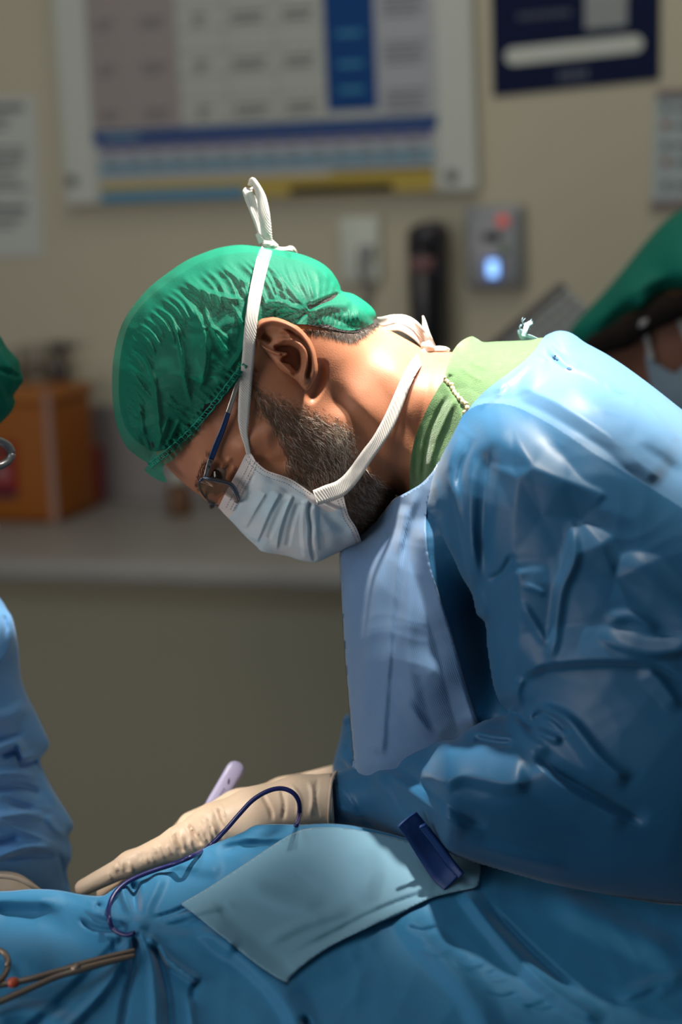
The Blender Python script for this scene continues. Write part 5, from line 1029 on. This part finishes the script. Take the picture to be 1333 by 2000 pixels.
# ------------------------------------------------------------------ assistant at the left edge
def turn(x, y, cx, cy, ang):                     # the same head, mirrored and raised
    a = math.radians(ang); u = -(x-430); v = y-750
    return cx+u*math.cos(a)+v*math.sin(a), cy-u*math.sin(a)+v*math.cos(a)
AX, AY, AA, AD = -150, 790, 58, .09
asn = empty('person', cw(-.62, 1.6, 0), 'assistant at the left edge, only cap, sleeve and glove in view', 'person', None)
def turned(name, V, F, m, parent, mi=None, AX=AX, AY=AY, AA=AA, AD=AD, k=1.0, cx=None):
    x, y, d = pix(V); x, y = turn(x, y, AX, AY, AA); x = AX+(x-AX)*k; y = AY+(y-AY)*k
    return mesh(name, P(x, y, d+AD), [tuple(f[::-1]) for f in F], m, parent, True, mi)
bV, bF = np.vstack(bm.V), bm.F
turned('body', bV, bF, [m_skin, m_hair], asn, bm.M, AX=-235)
turned('face_mask', mask_V, [tuple(f) for f in Fm], [m_mb, m_mw], asn, list(mif)*2, AX=-235)
CL = [(-20, 640), (0, 656), (12, 676), (24, 690), (36, 704), (41, 724), (46, 742), (38, 756), (27, 772), (30, 784), (24, 802), (8, 820), (-10, 834), (-50, 846), (-120, 850), (-200, 862), (-290, 850), (-330, 780), (-345, 700), (-330, 620), (-270, 570), (-180, 555), (-100, 570), (-50, 600)]
clo = cr(CL, 5, True); px, py, F, bo = grid(clo, 3.0); zz = [tuple(p) for p in clo[::3]]
q = tps(zz+[(-150, 700), (-20, 740), (-250, 700), (-150, 800), (-10, 780), (-40, 690)], [0]*len(zz)+[.086**2, .044**2, .078**2, .08**2, .034**2, .046**2])(px, py)
h = np.sqrt(np.maximum(q, 0)); h[bo] = 0; ddc = pl(px, py, np.vstack([clo, clo[:1]]))[0]
st = strokes(px, py, [([(0, 672), (20, 715), (40, 735)], 10, 12, 3), ([(-10, 720), (15, 726), (44, 738)], 7, 9, -3, 0), ([(-5, 745), (12, 790), (10, 815)], 8, 10, 3, 1.2), ([(15, 700), (24, 730), (22, 770)], 8, 10, 2.5, 1.2), ([(-30, 690), (-10, 760), (-14, 820)], 10, 12, 4, 1.2)])*np.clip(ddc/8, 0, 1)
DA = 1.59; V, F3 = shell(px, py, F, bo, DA-h-st, DA+h); c2 = mesh('surgical_cap', V, F3, mat('green_cap_plain', (.006, .27, .18), .6, .3, trans=.25, bump=(500, .2, .001)), asn)
# their spectacles: the lens edge shows at the border
b = MB(); th = np.linspace(0, 2*math.pi, 40)
ring = np.array([PV(-18+40*math.cos(t), 886+27*math.sin(t), 1.52+.012*math.cos(t)) for t in th]); b.add(*tube(ring, .0032, 8)); o = b.build('eyeglasses', mat('rim_grey', (.20, .20, .21), .3, .6, metal=.5), asn)
cen = ring[:-1].mean(0); n = len(ring)-1; V = np.vstack([[cen-FW*.002], ring[:-1]]); mesh('lens', V, [(0, 1+i, 1+(i+1) % n) for i in range(n)], ml, o)
V, F = tube([PV(-58, 880, 1.515), PV(-150, 800, 1.52), PV(-190, 785, 1.53)], .0018, 6); mesh('temple_arm', V, F, m_tb, o)
# gown
m_agown = mat('gown_light_blue', (.14, .37, .72), .55, .35, bump=(400, .12, .001), sheen=.4, trans=.06)
def arm(v): return tuple(v)
g = [C((-340, 1090, 1.62), (-420, 1700, 1.62), .13, .16), C((-330, 1060, 1.50), (-330, 1100, 1.74), .085, .085), C((-420, 1700, 1.62), (-440, 2500, 1.62), .15, .17)]
V, F = nets(g, .05, .008); V = vsmooth(V, F, 2); ag = mesh('gown', V, F, m_agown, asn)
LS = [(-300, 1030), (-200, 1030), (-110, 1060), (-50, 1110), (0, 1168), (14, 1190), (24, 1206), (31, 1235), (37, 1270), (40, 1310), (44, 1332), (56, 1362), (74, 1398), (88, 1428), (97, 1452), (90, 1468), (79, 1484), (88, 1510), (108, 1548), (128, 1580), (143, 1608), (141, 1622), (134, 1634), (140, 1655), (140, 1675), (131, 1700), (136, 1730), (142, 1762), (120, 1800), (0, 1810), (-120, 1790), (-200, 1640), (-280, 1400), (-340, 1200)]
lso = cr(LS, 5, True); px, py, F, bo = grid(lso, 3.0); zz = [tuple(p) for p in lso[::3]]
q = tps(zz+[(-200, 1150, ), (-120, 1300), (-60, 1450), (-20, 1600), (20, 1700), (-150, 1500)], [0]*len(zz)+[.085**2, .08**2, .072**2, .064**2, .05**2, .06**2])(px, py)
h = np.sqrt(np.maximum(q, 0)); h[bo] = 0; ddc = pl(px, py, np.vstack([lso, lso[:1]]))[0]
AS = [([(6, 1198), (12, 1225), (10, 1250)], 8, 8, -6, 0), ([(26, 1230), (14, 1270), (-6, 1300)], 12, 18, 6, 1.2), ([(-40, 1390), (10, 1400), (60, 1370)], 20, 26, 6, 0), ([(-40, 1450), (10, 1445), (50, 1420)], 16, 14, -5, 0), ([(-30, 1475), (30, 1452), (45, 1480), (80, 1470)], 16, 9, 9, 1.0), ([(0, 1478), (30, 1470), (40, 1492), (76, 1484)], 10, 9, -9, 0, .1), ([(-30, 1520), (30, 1510), (80, 1520)], 16, 12, 7, 1.1), ([(-40, 1545), (40, 1535), (90, 1556)], 12, 14, -8, 0), ([(0, 1560), (60, 1580), (110, 1590)], 12, 12, -6, 0), ([(-30, 1600), (40, 1590), (110, 1582)], 14, 18, 8, 1.1), ([(90, 1590), (110, 1620), (134, 1632)], 12, 12, 5, 1.1), ([(-40, 1590), (40, 1620), (120, 1655)], 8, 14, 5, 1.1), ([(-20, 1650), (20, 1640), (40, 1630)], 12, 12, -8, 0), ([(-40, 1690), (50, 1655), (120, 1660)], 14, 10, 8, 1.1), ([(0, 1680), (60, 1672), (120, 1672)], 8, 8, -6, 0), ([(112, 1660), (124, 1700), (132, 1745)], 8, 8, -4, 0), ([(80, 1500), (100, 1550), (120, 1580)], 14, 14, 4, 0)]
st = (strokes(px, py, AS)+crump(px, py, .4))*np.clip(ddc/9, 0, 1)
V, F3 = shell(px, py, F, bo, DA-h-st, DA+h); mesh('sleeve', V, F3, m_agown, ag)
g = [C((-30, 1768, 1.53), (10, 1774, 1.53), .0245, .0245), C((10, 1772, 1.53), (70, 1800, 1.53), .0255, .022), C((70, 1800, 1.53), (140, 1840, 1.53), .012, .008), C((70, 1800, 1.55), (145, 1840, 1.56), .012, .008), C((60, 1810, 1.57), (130, 1850, 1.58), .012, .008), C((60, 1815, 1.51), (120, 1850, 1.51), .011, .008), C((20, 1790, 1.50), (80, 1840, 1.49), .012, .009)]
V, F = nets(g, .008, .003); V = vsmooth(V, F, 2); go = mesh('glove', V, F, m_glove, asn)
rr = cr(np.array([(-60, 1722, 1.50), (-25, 1713, 1.498), (8, 1712, 1.498), (35, 1717, 1.499), (58, 1728, 1.50), (78, 1744, 1.505), (90, 1770, 1.52)], float), 6); V, F = tube(P(rr[:, 0], rr[:, 1], rr[:, 2]), .0019, 8); mesh('glove_cuff', V, F, m_glove, go)

# ------------------------------------------------------------------ colleague behind, at the right
DB = 2.08; pr = empty('person', tuple(PV(1430, 2000, DB)*np.array([1, 1, 0])), 'masked colleague in a green cap behind the surgeon back, at right', 'person', None)
m_skin2 = mat('skin_brown', (.26, .10, .055), .5, .4, sss=.1)
def blob(name, pts, ctrl, D, m, parent, step=5, S=None, closed=True, zero=None):
    o = cr(pts, 5, True); px, py, F, bo = grid(o, step); z = o if zero is None else o[zero[0]*5:zero[1]*5]; zz = [tuple(p) for p in z[::3]]
    q = tps(zz+[(a, c) for a, c, _ in ctrl], [0]*len(zz)+[(t*.001)**2 for *_, t in ctrl])(px, py); dz_ = pl(px, py, np.vstack([z, z[:1]]) if zero is None else z)[0]; h = np.sqrt(np.maximum(q, (np.minimum(dz_, 40)*D/FPX)**2*.2)); h = np.where(dz_ < .8, 0, h)
    st = strokes(px, py, S)*np.clip(dz_/10, 0, 1) if S else 0
    V, F3 = shell(px, py, F, bo, D-h-st, D+h, closed=closed); return mesh(name, V, F3, m, parent)
blob('body', [(1150, 640), (1165, 690), (1195, 740), (1225, 800), (1230, 880), (1220, 960), (1190, 1080), (1190, 1500), (1660, 1500), (1660, 1080), (1630, 980), (1600, 920), (1585, 850), (1640, 800), (1655, 730), (1690, 700), (1650, 640), (1640, 560), (1590, 470), (1480, 420), (1360, 430), (1250, 500), (1180, 580)], [(1300, 600, 78), (1400, 650, 84), (1300, 760, 64), (1250, 700, 60), (1450, 800, 70), (1550, 700, 50), (1580, 800, 34), (1600, 600, 50), (1230, 780, 34), (1350, 880, 64), (1300, 1000, 70), (1500, 1200, 80), (1200, 1200, 60), (1700, 1200, 50)], DB, m_skin2, pr)
cc2 = blob('surgical_cap', [(1112, 650), (1126, 628), (1150, 602), (1182, 568), (1216, 528), (1250, 486), (1284, 446), (1320, 416), (1370, 390), (1450, 380), (1540, 400), (1610, 460), (1640, 540), (1600, 575), (1500, 560), (1400, 560), (1333, 578), (1290, 594), (1250, 616), (1215, 645), (1180, 675), (1150, 692), (1125, 680)], [(1300, 540, 90), (1400, 500, 100), (1210, 600, 66), (1160, 645, 36), (1350, 560, 92), (1500, 480, 80), (1260, 600, 84), (1440, 560, 96)], DB, mat('green_cap_dark', (.004, .20, .135), .65, .25, trans=.15, bump=(90, .2, .004)), pr, S=[([(1130, 660), (1220, 590), (1333, 520)], 26, 30, 8, 0), ([(1170, 650), (1260, 570), (1350, 545)], 14, 16, -6, 0)])
g = [(PV(1165, 676, DB-.055), PV(1215, 655, DB-.075), .012, .012), (PV(1215, 655, DB-.075), PV(1300, 606, DB-.092), .012, .012), (PV(1300, 606, DB-.092), PV(1420, 578, DB-.098), .012, .010)]
V, F = nets(g, .008, .003); mesh('hair', V, F, mat('hair_matte', (.02, .014, .012), .9, .08), pr)
mk2 = blob('face_mask', [(1262, 692), (1282, 708), (1306, 724), (1322, 728), (1340, 712), (1400, 690), (1500, 690), (1600, 720), (1672, 740), (1668, 800), (1600, 870), (1480, 890), (1380, 872), (1310, 836), (1285, 800), (1272, 750)], [(1290, 740, 74), (1340, 760, 84), (1420, 760, 84), (1520, 780, 74), (1600, 780, 52), (1264, 694, 70), (1310, 724, 78), (1400, 692, 88), (1500, 692, 76), (1310, 830, 62), (1400, 868, 56)], DB, mat('mask_grey_blue', (.27, .33, .38), .7, .25), pr, closed=False, zero=(8, 12))
b = MB()
for pts in ([(1256, 628, DB-.087), (1262, 655, DB-.082), (1268, 680, DB-.077), (1274, 702, DB-.079)], [(1318, 590, DB-.098), (1328, 625, DB-.092), (1344, 665, DB-.090), (1360, 704, DB-.092)]): b.add(*tie(pts, 11))
b.add(*tube([PV(1252, 624, DB-.088), PV(1258, 630, DB-.092), PV(1264, 636, DB-.088)], [.004, .008, .004], 8)); b.build('mask_tie', mat('tie_grey', (.42, .38, .36), .7, .3), mk2)
g = [(PV(1150, 1010, DB), PV(1720, 1010, DB), .10, .10), (PV(1250, 1050, DB), PV(1250, 1900, DB), .14, .15), (PV(1600, 1050, DB), PV(1600, 1900, DB), .14, .15)]
V, F = nets(g, .08, .012); mesh('gown', V, F, m_gown, pr)
